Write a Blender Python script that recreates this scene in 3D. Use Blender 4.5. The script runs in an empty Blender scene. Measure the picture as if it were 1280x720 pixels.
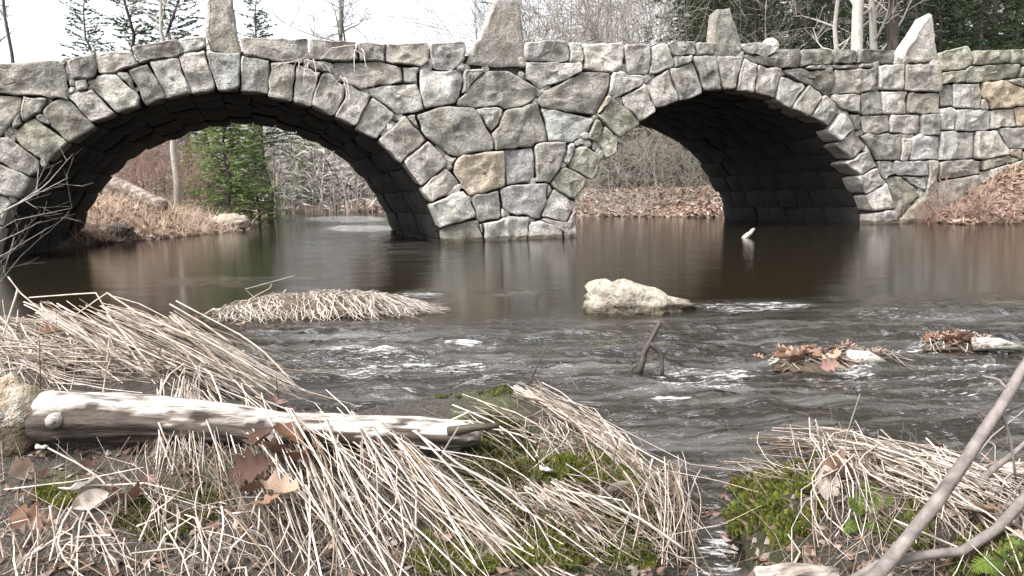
import bpy, bmesh, math, random
import numpy as np
from mathutils import Vector, Matrix, noise as mnoise
random.seed(11); rng = np.random.default_rng(5)
C = bpy.context.scene.collection
SC = bpy.context.scene

# ------------------------------------------------------------------ camera
F = 930.0; HC = 0.70                     # focal length in photo pixels, eye height over the water
YAW, PITCH, ROLL = math.radians(18.5), math.atan(112/930), math.radians(1.45)
fw = Vector((math.sin(YAW)*math.cos(PITCH), math.cos(YAW)*math.cos(PITCH), -math.sin(PITCH)))
rt0 = Vector((math.cos(YAW), -math.sin(YAW), 0)); up0 = rt0.cross(fw)
rt = rt0*math.cos(ROLL) - up0*math.sin(ROLL); up = up0*math.cos(ROLL) + rt0*math.sin(ROLL)
CAM = Vector((0, 0, HC))
cam = bpy.data.cameras.new('camera'); cam.sensor_width = 36; cam.lens = F/1280*36
cam.clip_start = 0.05; cam.clip_end = 3000
co = bpy.data.objects.new('camera', cam); C.objects.link(co); SC.camera = co
co.matrix_world = Matrix(((rt.x, up.x, -fw.x, 0), (rt.y, up.y, -fw.y, 0), (rt.z, up.z, -fw.z, HC), (0, 0, 0, 1)))

# ------------------------------------------------------------------ sky, sun, exposure
SUN_EL, SUN_AZ = math.radians(52), math.radians(-112)   # azimuth from +Y (straight through the arches) towards +X
w = bpy.data.worlds.new('World'); SC.world = w; w.use_nodes = True
nt = w.node_tree; nt.nodes.clear()
sky = nt.nodes.new('ShaderNodeTexSky'); sky.sky_type = 'NISHITA'; sky.sun_disc = False
sky.sun_elevation = SUN_EL; sky.sun_rotation = SUN_AZ; sky.dust_density = 5; sky.air_density = 1.0; sky.ozone_density = 1
hs = nt.nodes.new('ShaderNodeHueSaturation'); hs.inputs['Saturation'].default_value = 0.18
bg = nt.nodes.new('ShaderNodeBackground'); bg.inputs[1].default_value = 0.15
wo = nt.nodes.new('ShaderNodeOutputWorld')
nt.links.new(sky.outputs[0], hs.inputs['Color']); nt.links.new(hs.outputs[0], bg.inputs[0]); nt.links.new(bg.outputs[0], wo.inputs[0])
sd = bpy.data.lights.new('sun', 'SUN'); sd.energy = 1.5; sd.angle = math.radians(11); sd.color = (1, .965, .92)
so = bpy.data.objects.new('sun', sd); C.objects.link(so)
tosun = Vector((math.sin(SUN_AZ)*math.cos(SUN_EL), math.cos(SUN_AZ)*math.cos(SUN_EL), math.sin(SUN_EL)))
so.rotation_euler = tosun.to_track_quat('Z', 'Y').to_euler(); so.location = (-10, -4, 20)
SC.view_settings.view_transform = 'Standard'; SC.view_settings.look = 'None'
SC.view_settings.exposure = 1.6; SC.view_settings.gamma = 1
SC.cycles.max_bounces = 8; SC.cycles.transparent_max_bounces = 12
SC.cycles.caustics_reflective = False; SC.cycles.caustics_refractive = False

# ------------------------------------------------------------------ photo pixel -> world
D, W = 12.0, 5.15                         # bridge near face and depth along +Y
def ray(px, py): return (rt*((px-640)/F) + up*((360-py)/F) + fw)
def at_y(px, py, Y): r = ray(px, py); return CAM + r*(Y/r.y)
def at_z(px, py, z): r = ray(px, py); return CAM + r*((z-HC)/r.z)
def at_d(px, py, d): return CAM + ray(px, py)*d
def sm(a, b, x): t = np.clip((x-a)/(b-a), 0, 1); return t*t*(3-2*t)

def vnoise(x, y, s=0):
    xi = np.floor(x).astype(np.int64); yi = np.floor(y).astype(np.int64); fx = x-xi; fy = y-yi
    def hsh(a, b):
        n = (a*374761393 + b*668265263 + s*1442695) & 0xffffffff
        n = ((n ^ (n >> 13))*1274126177) & 0xffffffff
        return ((n ^ (n >> 16)) & 0xffff)/65535.0
    u = fx*fx*(3-2*fx); v = fy*fy*(3-2*fy)
    return (hsh(xi, yi)*(1-u)+hsh(xi+1, yi)*u)*(1-v) + (hsh(xi, yi+1)*(1-u)+hsh(xi+1, yi+1)*u)*v - .5
def fbm(x, y, s=0, o=4):
    r = 0; a = 1
    for i in range(o): r = r + a*vnoise(x*2**i+17.3*i, y*2**i-9.1*i, s+i); a *= .5
    return r

# ------------------------------------------------------------------ terrain height
WPOLY = [(-40,326),(-120,345),(-420,420),(-600,470),(-200,450),(0,447),(150,452),(270,490),(330,528),(470,545),(545,532),(585,505),(620,492),(668,500),
         (720,536),(780,573),(840,602),(868,622),(858,660),(845,760),(948,760),(934,690),(914,640),(928,603),(985,587),(1060,585),
         (1140,592),(1210,602),(1280,614),(1500,640),(1900,700),(1900,420),(1600,330),(1400,285),(1330,280),(1280,278),(1200,281),(1150,277),(1122,277),
         (908,273),(900,272),(840,271),(780,270.5),(718,270.5),(610,268.5),(500,264.5),(400,265.3),(310,266.3),(345,269.5),(318,277),(305,288),(230,296),(150,303),(96,309)]
WP = np.array([tuple(at_z(a, b, 0))[:2] for a, b in WPOLY])
def wdist(x, y):
    d = np.full(x.shape, 1e18); ins = np.zeros(x.shape, bool); n = len(WP)
    for i in range(n):
        ax, ay = WP[i]; bx, by = WP[(i+1) % n]; ex, ey = bx-ax, by-ay
        t = np.clip(((x-ax)*ex+(y-ay)*ey)/(ex*ex+ey*ey+1e-12), 0, 1)
        d = np.minimum(d, (x-ax-t*ex)**2+(y-ay-t*ey)**2)
        ins ^= ((ay > y) != (by > y)) & (x < (bx-ax)*(y-ay)/(by-ay+1e-12)+ax)
    return np.where(ins, -1, 1)*np.sqrt(d)
BUMPS = []                               # (x, y, height, sigma)
def bump(px, py, z, hgt, sig): p = at_z(px, py, z); BUMPS.append((p.x, p.y, hgt, sig))
def bumpd(px, py, d, hgt, sig): p = at_d(px, py, d); BUMPS.append((p.x, p.y, hgt, sig))
bumpd(60, 430, 2.75, .10, .38); bumpd(200, 440, 2.65, .05, .30); bumpd(-120, 440, 2.6, .10, .4)
bump(610, 545, .08, .06, .11); bump(640, 505, .06, .02, .12); bump(740, 600, .08, .025, .12)
bump(965, 640, .08, .05, .11); bump(1220, 660, .1, .04, .25); bump(340, 590, .1, .03, .12)
def hgt(x, y):
    x = np.asarray(x, float); y = np.asarray(y, float)
    d = wdist(x, y); o = np.maximum(d, 0)
    near = 1-sm(4.5, 8.0, y)
    hn = np.minimum(.13, .55*o) + .02*sm(.3, 2, o)
    hn = hn + .035*fbm(x*3.1, y*3.1, 3)*sm(0, .25, o) + .02*fbm(x*14, y*14, 4, 3)*sm(0, .1, o)
    for bx, by, bh, bs in BUMPS: hn = hn + bh*np.exp(-((x-bx)**2+(y-by)**2)/(2*bs*bs))*sm(-.12, .08, d)
    wall = np.minimum(1.15, .48*o) + .08*fbm(x*1.2, y*1.2, 8)*sm(0, .6, o)
    r = np.hypot(x, y); ang = np.degrees(np.arctan2(x, y))
    ups = np.minimum(.95, .33*o) + .025*np.maximum(o-4, 0) + .16*fbm(x*.5, y*.5, 6)*sm(0, 2, o) + .05*fbm(x*2.2, y*2.2, 7)*sm(0, .6, o)
    ups = ups + np.minimum(9, .24*np.maximum(r-31, 0))*sm(14.5, 24, ang) + np.minimum(3, .03*np.maximum(r-60, 0))
    far = sm(15.3, 17.5, y)
    hh = hn*near + (1-near)*(wall*(1-far) + ups*far)
    ins = -np.minimum(.42, .05+.40*np.maximum(-d, 0)) + .05*fbm(x*2.3, y*2.3, 9)
    return np.where(d > 0, hh, np.minimum(ins, -.02 + .0*d))
TS = np.concatenate([np.linspace(.6, 4, 40), np.geomspace(4.1, 110, 46)])
def gpts(px, py):
    px = np.atleast_1d(np.asarray(px, float)); py = np.atleast_1d(np.asarray(py, float)); out = []
    for k in range(0, len(px), 2000):
        u = ((px[k:k+2000]-640)/F)[:, None]; v = ((360-py[k:k+2000])/F)[:, None]
        dx, dy, dz = [rt[i]*u + up[i]*v + fw[i] for i in range(3)]; lo = hi = None; T = np.broadcast_to(TS, (len(u), len(TS)))
        for it in range(3):
            X, Y, Z = dx*T, dy*T, HC+dz*T; hh = np.maximum(hgt(X, Y), 0.0); below = Z <= hh; below[:, -1] = True
            i = below.argmax(1); q = np.arange(len(i)); j = np.maximum(i-1, 0); lo = T[q, j]; hi = T[q, i]
            if it < 2: T = lo[:, None]+(hi-lo)[:, None]*np.linspace(0, 1, 8)
        g1 = (Z-hh)[q, j]; g2 = (Z-hh)[q, i]; f = np.clip(g1/(g1-g2+1e-9), 0, 1); t = lo+(hi-lo)*f
        out.append(np.stack([dx[:, 0]*t, dy[:, 0]*t, HC+dz[:, 0]*t], 1))
    return np.concatenate(out)
def gp(px, py): return Vector(gpts([px], [py])[0])

# ------------------------------------------------------------------ materials
def newmat(name):
    m = bpy.data.materials.new(name); m.use_nodes = True; n = m.node_tree; n.nodes.clear()
    o = n.nodes.new('ShaderNodeOutputMaterial'); b = n.nodes.new('ShaderNodeBsdfPrincipled'); n.links.new(b.outputs[0], o.inputs[0])
    return m, n, b, o
def N(n, t, **k):
    q = n.nodes.new(t)
    for a, v in k.items():
        if a in q.inputs: q.inputs[a].default_value = v
        else: setattr(q, a, v)
    return q
def noise(n, co, scale, detail=4, rough=.55, stretch=None):
    if stretch:
        mp = N(n, 'ShaderNodeMapping'); mp.inputs['Scale'].default_value = stretch; n.links.new(co, mp.inputs[0]); co = mp.outputs[0]
    q = N(n, 'ShaderNodeTexNoise', Scale=scale, Detail=detail, Roughness=rough); n.links.new(co, q.inputs['Vector']); return q.outputs['Fac']
def ramp(n, fac, stops):
    r = N(n, 'ShaderNodeValToRGB'); e = r.color_ramp.elements
    while len(e) < len(stops): e.new(.5)
    for q, (p, c) in zip(e, stops): q.position = p; q.color = (c, c, c, 1) if isinstance(c, (int, float)) else (*c, 1)
    n.links.new(fac, r.inputs[0]); return r.outputs[0]
def mix(n, fac, a, b, mode='MIX'):
    q = N(n, 'ShaderNodeMix', data_type='RGBA', blend_type=mode)
    for s, v in ((0, fac), (6, a), (7, b)):
        if hasattr(v, 'links'): n.links.new(v, q.inputs[s])
        elif isinstance(v, (int, float)): q.inputs[s].default_value = v if s == 0 else (v, v, v, 1)
        else: q.inputs[s].default_value = (*v, 1)
    return q.outputs[2]
def bumpn(n, b, h, strength=.5, dist=.02):
    q = N(n, 'ShaderNodeBump', Strength=strength, Distance=dist); n.links.new(h, q.inputs['Height']); n.links.new(q.outputs[0], b.inputs['Normal'])
def stone_mat(name, lichen=.5, shade=False, wetz=None):
    m, n, b, o = newmat(name)
    tc = N(n, 'ShaderNodeTexCoord').outputs['Object']; oi = N(n, 'ShaderNodeObjectInfo')
    add = N(n, 'ShaderNodeVectorMath', operation='ADD'); n.links.new(tc, add.inputs[0])
    sc = N(n, 'ShaderNodeVectorMath', operation='SCALE'); sc.inputs[0].default_value = (37, 11, 23); n.links.new(oi.outputs['Random'], sc.inputs['Scale'])
    n.links.new(sc.outputs[0], add.inputs[1]); v = add.outputs[0]
    n1 = noise(n, v, 2.6, 6, .65); n2 = noise(n, v, 26, 4, .7); n3 = noise(n, v, 7.5, 6, .68); n4 = noise(n, v, 90, 2, .6)
    c = mix(n, 1.0, oi.outputs['Color'], ramp(n, n1, [(.28, .52), (.45, .88), (.6, 1.1), (.75, 1.4)]), 'MULTIPLY')
    c = mix(n, 1.0, c, ramp(n, n2, [(.32, .6), (.5, 1.0), (.68, 1.3)]), 'MULTIPLY')
    c = mix(n, 1.0, c, ramp(n, n4, [(.3, .8), (.6, 1.1)]), 'MULTIPLY')
    c = mix(n, ramp(n, n3, [(.55, 0), (.66, lichen)]), c, (.47, .465, .42))
    n5 = noise(n, v, 4.0, 5, .7, (1, 1, .35))
    c = mix(n, ramp(n, n5, [(.53, 0), (.70, .72)]), c, (.075, .072, .06))
    n6 = noise(n, v, 1.7, 3, .6)
    c = mix(n, ramp(n, n6, [(.5, 0), (.68, .42)]), c, (.25, .205, .15))
    if shade: c = mix(n, 1.0, c, shade, 'MULTIPLY')
    rough = None
    if wetz is not None:                                     # soaked, slimy band just above the water line
        g = N(n, 'ShaderNodeNewGeometry'); sx = N(n, 'ShaderNodeSeparateXYZ'); n.links.new(g.outputs['Position'], sx.inputs[0])
        ad = N(n, 'ShaderNodeMath', operation='MULTIPLY_ADD'); ad.inputs[1].default_value = .09; n.links.new(n3, ad.inputs[0]); n.links.new(sx.outputs['Z'], ad.inputs[2])
        wt = N(n, 'ShaderNodeMapRange'); wt.inputs['From Min'].default_value = wetz+.045+.03; wt.inputs['From Max'].default_value = wetz+.045; n.links.new(ad.outputs[0], wt.inputs[0])
        c = mix(n, wt.outputs[0], c, mix(n, 1, c, (.28, .25, .2), 'MULTIPLY')); rr = N(n, 'ShaderNodeMapRange'); rr.inputs['To Min'].default_value = .88; rr.inputs['To Max'].default_value = .3; n.links.new(wt.outputs[0], rr.inputs[0]); rough = rr.outputs[0]
    n.links.new(c, b.inputs['Base Color']); b.inputs['Roughness'].default_value = .88
    if rough: n.links.new(rough, b.inputs['Roughness'])
    h = mix(n, .45, n3, n2); bumpn(n, b, h, 1.0, .07)
    return m
def plain(name, col, rough=.9, var=.5, scale=8, bump=.4, stretch=None, attr=None, bd=.02, spec=.3):
    m, n, b, o = newmat(name); tc = N(n, 'ShaderNodeTexCoord').outputs['Object']
    f = noise(n, tc, scale, 5, .65, stretch)
    c = mix(n, 1.0, col, ramp(n, f, [(.25, 1-var), (.5, 1.0), (.75, 1+var)]), 'MULTIPLY')
    if attr:
        a = N(n, 'ShaderNodeAttribute', attribute_name=attr); c = mix(n, 1.0, c, a.outputs['Color'], 'MULTIPLY')
    n.links.new(c, b.inputs['Base Color']); b.inputs['Roughness'].default_value = rough; b.inputs['Specular IOR Level'].default_value = spec
    if bump: bumpn(n, b, f, bump, bd)
    return m
def leafmat(name, col, trans=.3, attr='tint'):
    m, n, b, o = newmat(name)
    a = N(n, 'ShaderNodeAttribute', attribute_name=attr); tc = N(n, 'ShaderNodeTexCoord').outputs['Object']
    c = mix(n, 1.0, col, a.outputs['Color'], 'MULTIPLY')
    c = mix(n, 1.0, c, ramp(n, noise(n, tc, 30, 3, .6), [(.3, .7), (.7, 1.25)]), 'MULTIPLY')
    n.links.new(c, b.inputs['Base Color']); b.inputs['Roughness'].default_value = .75; b.inputs['Specular IOR Level'].default_value = .25
    t = N(n, 'ShaderNodeBsdfTranslucent'); n.links.new(c, t.inputs[0]); x = N(n, 'ShaderNodeMixShader'); x.inputs[0].default_value = trans
    n.links.new(b.outputs[0], x.inputs[1]); n.links.new(t.outputs[0], x.inputs[2]); n.links.new(x.outputs[0], o.inputs[0]); return m
M = {}
M['stone'] = stone_mat('granite', .5, False, .05); M['riverrock'] = stone_mat('river_rock', .35, False, .035); M['barrel'] = stone_mat('shaded_granite', .1, (.05, .048, .047)); M['guard'] = stone_mat('weathered_granite', .8)  # barrel: granite with the vault's shade multiplied into its colour
M['core'] = plain('dark_rubble', (.035, .032, .028), .95, .5, 9, .6)
M['bark'] = plain('grey_bark', (.16, .145, .125), .9, .5, 14, .7, (1, 1, .25)); M['darkbark'] = plain('dark_bark', (.06, .05, .045), .9, .5, 14, .7, (1, 1, .25))
M['pale'] = plain('pale_bark', (.33, .31, .28), .9, .35, 14, .5, (1, 1, .3)); M['twig'] = plain('grey_twig', (.22, .2, .175), .9, .3, 5, 0)
M['redtwig'] = plain('reddish_twig', (.24, .155, .125), .9, .3, 5, 0); M['paletwig'] = plain('pale_twig', (.30, .28, .255), .9, .25, 5, 0)
M['needle'] = leafmat('needles', (.055, .085, .035)); M['hemlock'] = leafmat('hemlock_needles', (.04, .06, .03)); M['bright'] = leafmat('young_pine_needles', (.20, .265, .11), .45)
M['straw'] = leafmat('straw', (.70, .64, .59), .12); M['moss'] = leafmat('moss', (.115, .135, .033), .35); M['olive'] = leafmat('olive_moss', (.085, .095, .035), .3)
M['leaf'] = leafmat('dead_leaf', (1, 1, 1), .25); M['fern'] = leafmat('fern', (.11, .165, .04), .35)
M['branch'] = plain('smooth_branch_bark', (.15, .13, .12), .8, .6, 26, .8, (1, 1, 1), None, .006)
M['wetbark'] = plain('dark_wet_twig', (.05, .04, .032), .6, .4, 20, .3)

# ------------------------------------------------------------------ mesh builder
class MB:
    def __init__(s): s.v = []; s.f = []; s.c = []
    def tube(s, pts, rad, sides=5, col=(1, 1, 1), cap=True):
        pts = [Vector(p) for p in pts]; n0 = len(s.v); k = len(pts)
        if not hasattr(rad, '__len__'): rad = [rad]*k
        ref = Vector((.31, .17, .94)); prev = None
        for i, p in enumerate(pts):
            t = (pts[min(i+1, k-1)]-pts[max(i-1, 0)])
            if t.length < 1e-9: t = Vector((0, 0, 1))
            t.normalize()
            if prev is None: a = t.cross(ref); a = a if a.length > .05 else t.cross(Vector((1, 0, 0)))
            else: a = prev - t*prev.dot(t)
            if a.length < 1e-6: a = t.orthogonal()
            a.normalize(); prev = a; b = t.cross(a)
            for j in range(sides):
                q = 2*math.pi*j/sides; s.v.append(p+(a*math.cos(q)+b*math.sin(q))*rad[i]); s.c.append(col)
        for i in range(k-1):
            for j in range(sides):
                a = n0+i*sides+j; b = n0+i*sides+(j+1) % sides; s.f.append((a, b, b+sides, a+sides))
        if cap and sides > 2: s.f.append(tuple(n0+(k-1)*sides+j for j in range(sides))); s.f.append(tuple(n0+j for j in reversed(range(sides))))
    def poly(s, pts, col=(1, 1, 1)):
        n0 = len(s.v); s.v += [Vector(p) for p in pts]; s.c += [col]*len(pts); s.f.append(tuple(range(n0, n0+len(pts))))
    def add(s, verts, faces, col=(1, 1, 1)):
        n0 = len(s.v); s.v += [Vector(p) for p in verts]; s.c += [col]*len(verts); s.f += [tuple(n0+i for i in f) for f in faces]
    def mesh(s, name, mat, org=Vector((0, 0, 0)), smooth=True):
        me = bpy.data.meshes.new(name); me.from_pydata([tuple(v-org) for v in s.v], [], s.f)
        a = me.color_attributes.new('tint', 'FLOAT_COLOR', 'POINT'); a.data.foreach_set('color', np.array([(*c, 1) for c in s.c], np.float32).ravel())
        me.materials.append(mat); me.polygons.foreach_set('use_smooth', [smooth]*len(me.polygons)); me.update(); return me
def link(name, me, parent=None, loc=(0, 0, 0), color=None):
    o = bpy.data.objects.new(name, me); C.objects.link(o); o.parent = parent; o.location = loc
    if color: o.color = (*color, 1)
    return o
def tag(o, label=None, cat=None, group=None, kind=None):
    for k, v in (('label', label), ('category', cat), ('group', group), ('kind', kind)):
        if v: o[k] = v
    return o
def empty(name, loc): o = bpy.data.objects.new(name, None); C.objects.link(o); o.location = loc; o.empty_display_size = .3; return o
def top(mb, name, mat, loc, label, cat, group=None, kind=None, smooth=True): return tag(link(name, mb.mesh(name, mat, Vector(loc), smooth), None, loc), label, cat, group, kind)
def part(mb, name, mat, parent, kind=None, smooth=True):
    o = link(name, mb.mesh(name, mat, parent.location.copy(), smooth), parent)
    if kind: o['kind'] = kind
    return o
def copytree(o, loc, rz=0, sc=1, parent=None):
    c = o.copy(); C.objects.link(c); c.parent = parent
    if parent is None:
        c.location = loc; c.rotation_euler.z = rz; c.scale = (sc,)*3 if not hasattr(sc, '__len__') else sc
    for ch in [q for q in o.children]: copytree(ch, None, parent=c)
    return c

# ------------------------------------------------------------------ ground and water sheets
def polar(fine, radii):
    a = np.concatenate([np.arange(-180, -fine-3, 6.0), np.arange(-fine, fine+.01, .36), np.arange(fine+3, 180, 6.0)])
    a = np.radians(a)+YAW; R, A = np.meshgrid(radii, a, indexing='ij'); nr, na = R.shape
    i, j = np.meshgrid(np.arange(nr-1), np.arange(na), indexing='ij'); j2 = (j+1) % na
    f = np.stack([i*na+j, (i+1)*na+j, (i+1)*na+j2, i*na+j2], -1).reshape(-1, 4)[:, ::-1]
    return R*np.sin(A), R*np.cos(A), f
def sheet(name, X, Y, Z, f, mat, attr=None):
    me = bpy.data.meshes.new(name); V = np.stack([X, Y, Z], -1).reshape(-1, 3)
    me.vertices.add(len(V)); me.vertices.foreach_set('co', V.astype(np.float32).ravel())
    me.loops.add(f.size); me.loops.foreach_set('vertex_index', f.ravel().astype(np.int32))
    me.polygons.add(len(f)); me.polygons.foreach_set('loop_start', np.arange(0, f.size, 4, dtype=np.int32)); me.polygons.foreach_set('loop_total', np.full(len(f), 4, np.int32))
    me.update(calc_edges=True); me.validate()
    if attr is not None:
        a = me.color_attributes.new('paint', 'FLOAT_COLOR', 'POINT'); a.data.foreach_set('color', attr.astype(np.float32).ravel())
    me.polygons.foreach_set('use_smooth', [True]*len(me.polygons)); me.materials.append(mat)
    o = link(name, me); o['kind'] = 'structure'; return o
def pxmask(X, Y, spots, z=0):
    """soft ellipses of foam or moss: world footprint of (px,py,half width px,half height px,strength)"""
    m = np.zeros(X.shape)
    for px, py, rx, ry, s in spots:
        c = at_z(px, py, z); ex = at_z(px+rx, py, z)-c; ey = at_z(px, py-ry, z)-c
        det = ex.x*ey.y-ex.y*ey.x; dx, dy = X-c.x, Y-c.y
        u = (dx*ey.y-dy*ey.x)/det; v = (ex.x*dy-ex.y*dx)/det
        m = np.maximum(m, s*(1-sm(.45, 1.0, np.hypot(u, v))))
    return m
MOSS = [(600, 487, 75, 16, .7), (612, 560, 70, 65, .8), (745, 592, 90, 34, 1), (690, 640, 150, 90, 1), (720, 680, 140, 60, 1), (575, 695, 70, 40, 1), (965, 630, 75, 70, 1), (930, 572, 60, 18, .8), (75, 625, 35, 16, .8), (250, 622, 60, 22, .5), (1230, 690, 60, 40, .6)]
def ground():
    radii = np.concatenate([np.linspace(.2, .85, 8)[:-1], np.geomspace(.85, 5.5, 150)[:-1], np.geomspace(5.5, 70, 150)[:-1], np.geomspace(70, 900, 30)])
    X, Y, f = polar(46, radii); Z = hgt(X, Y); d = wdist(X, Y)
    moss = pxmask(X, Y, MOSS, .1); litter = sm(6, 9, Y); wet = 1-sm(.0, .35, d); far = sm(24, 34, np.hypot(X, Y))
    P = np.stack([moss, litter*(1-.75*far), wet, np.ones_like(X)], -1).reshape(-1, 4)
    m, n, b, o = newmat('earth'); tc = N(n, 'ShaderNodeTexCoord').outputs['Object']; at = N(n, 'ShaderNodeAttribute', attribute_name='paint')
    sp = N(n, 'ShaderNodeSeparateColor'); n.links.new(at.outputs['Color'], sp.inputs[0])
    n1 = noise(n, tc, 5, 6, .7); n2 = noise(n, tc, 40, 5, .7); n3 = noise(n, tc, 130, 3, .7)
    c = mix(n, ramp(n, n2, [(.35, 0), (.65, 1)]), (.028, .023, .018), (.085, .07, .055))
    c = mix(n, ramp(n, n3, [(.58, 0), (.68, .6)]), c, (.22, .18, .14))
    l = mix(n, ramp(n, n2, [(.38, 0), (.62, 1)]), (.12, .075, .05), (.33, .25, .19)); l = mix(n, ramp(n, n1, [(.45, 0), (.6, .6)]), l, (.26, .2, .14))
    l = mix(n, ramp(n, noise(n, tc, 9, 5, .8), [(.55, 0), (.62, .7)]), l, (.42, .35, .29))
    c = mix(n, sp.outputs[1], c, l)
    mo = mix(n, ramp(n, n2, [(.35, 0), (.65, 1)]), (.03, .033, .012), (.10, .12, .028))
    gate = N(n, 'ShaderNodeMath', operation='MULTIPLY'); n.links.new(sp.outputs[0], gate.inputs[0]); n.links.new(ramp(n, n1, [(.30, 0), (.48, 1)]), gate.inputs[1])
    c = mix(n, gate.outputs[0], c, mo)
    c = mix(n, sp.outputs[2], c, mix(n, 1, c, (.42, .38, .33), 'MULTIPLY'))
    n.links.new(c, b.inputs['Base Color']); b.inputs['Roughness'].default_value = .9
    bumpn(n, b, mix(n, .5, n2, n3), 1.0, .05)
    sheet('ground', X, Y, Z, f, m, P)
ground()

FOAM = [(450,450,140,26,.75),(600,428,90,10,.6),(560,455,120,16,.7),(640,366,55,6,.6),(525,368,45,7,.8),(480,412,150,10,.45),(700,440,120,18,.4),(720,470,120,22,.55),(800,378,80,10,.5),(940,383,130,11,.75),
        (1130,390,180,13,.6),(880,470,110,22,.75),(960,500,110,18,.5),(1060,452,90,18,.8),(1040,480,160,26,.6),(1200,470,120,32,.65),(1200,432,120,12,.8),(1240,520,120,22,.5),(888,640,28,30,.7),(897,695,45,50,.72),(860,575,40,12,.6),
        (840,497,45,7,.9),(500,484,40,6,.9),(620,470,50,7,.8),(660,420,30,6,.6),(580,425,40,4,.9),(450,285,80,6,.80),(430,273,100,5,.78),(395,300,50,3,.5),(300,352,160,8,.22),(1000,272,60,5,.25),(430,299,90,3,.8)]
FOAM = [(a, b, c, d, e*.66) for a, b, c, d, e in FOAM]
def water():
    radii = np.concatenate([np.geomspace(.7, 8, 230)[:-1], np.geomspace(8, 75, 120), [95, 130]])
    X, Y, f = polar(44, radii); r = np.hypot(X, Y)
    foam = pxmask(X, Y, FOAM)
    rough = np.maximum(pxmask(X, Y, [(820, 470, 700, 90, 1), (420, 440, 260, 50, 1), (1200, 470, 500, 110, 1), (470, 285, 120, 14, .5), (905, 680, 40, 90, .5)]), foam*.8)
    k = math.radians(21); U = X*math.cos(k)-Y*math.sin(k); V = X*math.sin(k)+Y*math.cos(k)
    Z = rough*(.034*fbm(U*2.2, V*5.0, 21, 4) + .036*fbm(U*6+2*fbm(U, V, 2, 2), V*15, 22, 4)) + .0016*fbm(U*2.5, V*5, 23, 3)
    Z = Z + .012*foam*(.4+fbm(U*9, V*22, 25, 3)); Z = Z-.006*rough
    P = np.stack([foam, rough, np.zeros_like(X), np.ones_like(X)], -1).reshape(-1, 4)
    m, n, b, o = newmat('river_water'); n.nodes.remove(b)
    tc = N(n, 'ShaderNodeTexCoord').outputs['Object']; at = N(n, 'ShaderNodeAttribute', attribute_name='paint'); sp = N(n, 'ShaderNodeSeparateColor'); n.links.new(at.outputs['Color'], sp.inputs[0])
    mp = N(n, 'ShaderNodeMapping'); mp.inputs['Rotation'].default_value = (0, 0, k); n.links.new(tc, mp.inputs[0]); tv = mp.outputs[0]
    b1 = noise(n, tv, 9, 4, .6, (.5, 1.2, 1)); b2 = noise(n, tv, 34, 3, .6, (.5, 1.2, 1))
    bp = N(n, 'ShaderNodeBump', Distance=.035); b3 = noise(n, tv, 85, 2, .6, (.6, 1.2, 1)); n.links.new(mix(n, .16, mix(n, .35, b1, b2), b3), bp.inputs['Height'])
    st = N(n, 'ShaderNodeMapRange'); st.inputs['To Min'].default_value = .07; st.inputs['To Max'].default_value = .95; n.links.new(sp.outputs[1], st.inputs[0]); n.links.new(st.outputs[0], bp.inputs['Strength'])
    gl = N(n, 'ShaderNodeBsdfGlossy', Roughness=.03); n.links.new(bp.outputs[0], gl.inputs['Normal'])
    tr = N(n, 'ShaderNodeBsdfTransparent'); tr.inputs[0].default_value = (.40, .31, .18, 1)
    tb = N(n, 'ShaderNodeBsdfDiffuse'); tb.inputs[0].default_value = (.028, .023, .015, 1)      # peat-brown turbidity
    body = N(n, 'ShaderNodeMixShader'); body.inputs[0].default_value = .5; n.links.new(tr.outputs[0], body.inputs[1]); n.links.new(tb.outputs[0], body.inputs[2])
    fr = N(n, 'ShaderNodeFresnel', IOR=1.36); n.links.new(bp.outputs[0], fr.inputs['Normal'])
    x = N(n, 'ShaderNodeMixShader'); n.links.new(fr.outputs[0], x.inputs[0]); n.links.new(body.outputs[0], x.inputs[1]); n.links.new(gl.outputs[0], x.inputs[2])
    # foam: broken white streaks drawn out along the current
    f1 = noise(n, tv, 5.5, 7, .72, (.32, 1.7, 1)); f2 = noise(n, tv, 20, 6, .75, (.28, 1.8, 1))
    add = N(n, 'ShaderNodeMath', operation='ADD'); f3 = noise(n, tv, 50, 4, .8, (.4, 1.5, 1)); n.links.new(mix(n, .40, mix(n, .5, f1, f2), f3), add.inputs[0])
    mu = N(n, 'ShaderNodeMath', operation='MULTIPLY_ADD'); mu.inputs[1].default_value = .36; mu.inputs[2].default_value = -.225; n.links.new(sp.outputs[0], mu.inputs[0]); n.links.new(mu.outputs[0], add.inputs[1])
    fm = ramp(n, add.outputs[0], [(.465, 0), (.545, .72)])
    a1 = noise(n, tv, 3.4, 8, .72, (.22, 2.4, 1)); ag = N(n, 'ShaderNodeMath', operation='MULTIPLY'); n.links.new(ramp(n, a1, [(.47, 0), (.70, .36)]), ag.inputs[0]); n.links.new(sp.outputs[1], ag.inputs[1])
    da = N(n, 'ShaderNodeBsdfDiffuse'); da.inputs[0].default_value = (.26, .248, .24, 1)       # grey riffle streaks: sky sheen put into the colour, with aerated water
    z = N(n, 'ShaderNodeMixShader'); n.links.new(ag.outputs[0], z.inputs[0]); n.links.new(x.outputs[0], z.inputs[1]); n.links.new(da.outputs[0], z.inputs[2]); x = z
    df = N(n, 'ShaderNodeBsdfDiffuse'); df.inputs[0].default_value = (.7, .7, .7, 1)
    y = N(n, 'ShaderNodeMixShader'); n.links.new(fm, y.inputs[0]); n.links.new(x.outputs[0], y.inputs[1]); n.links.new(df.outputs[0], y.inputs[2]); n.links.new(y.outputs[0], o.inputs[0])
    sheet('river_water', X, Y, Z, f, m, P)
water()

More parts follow.
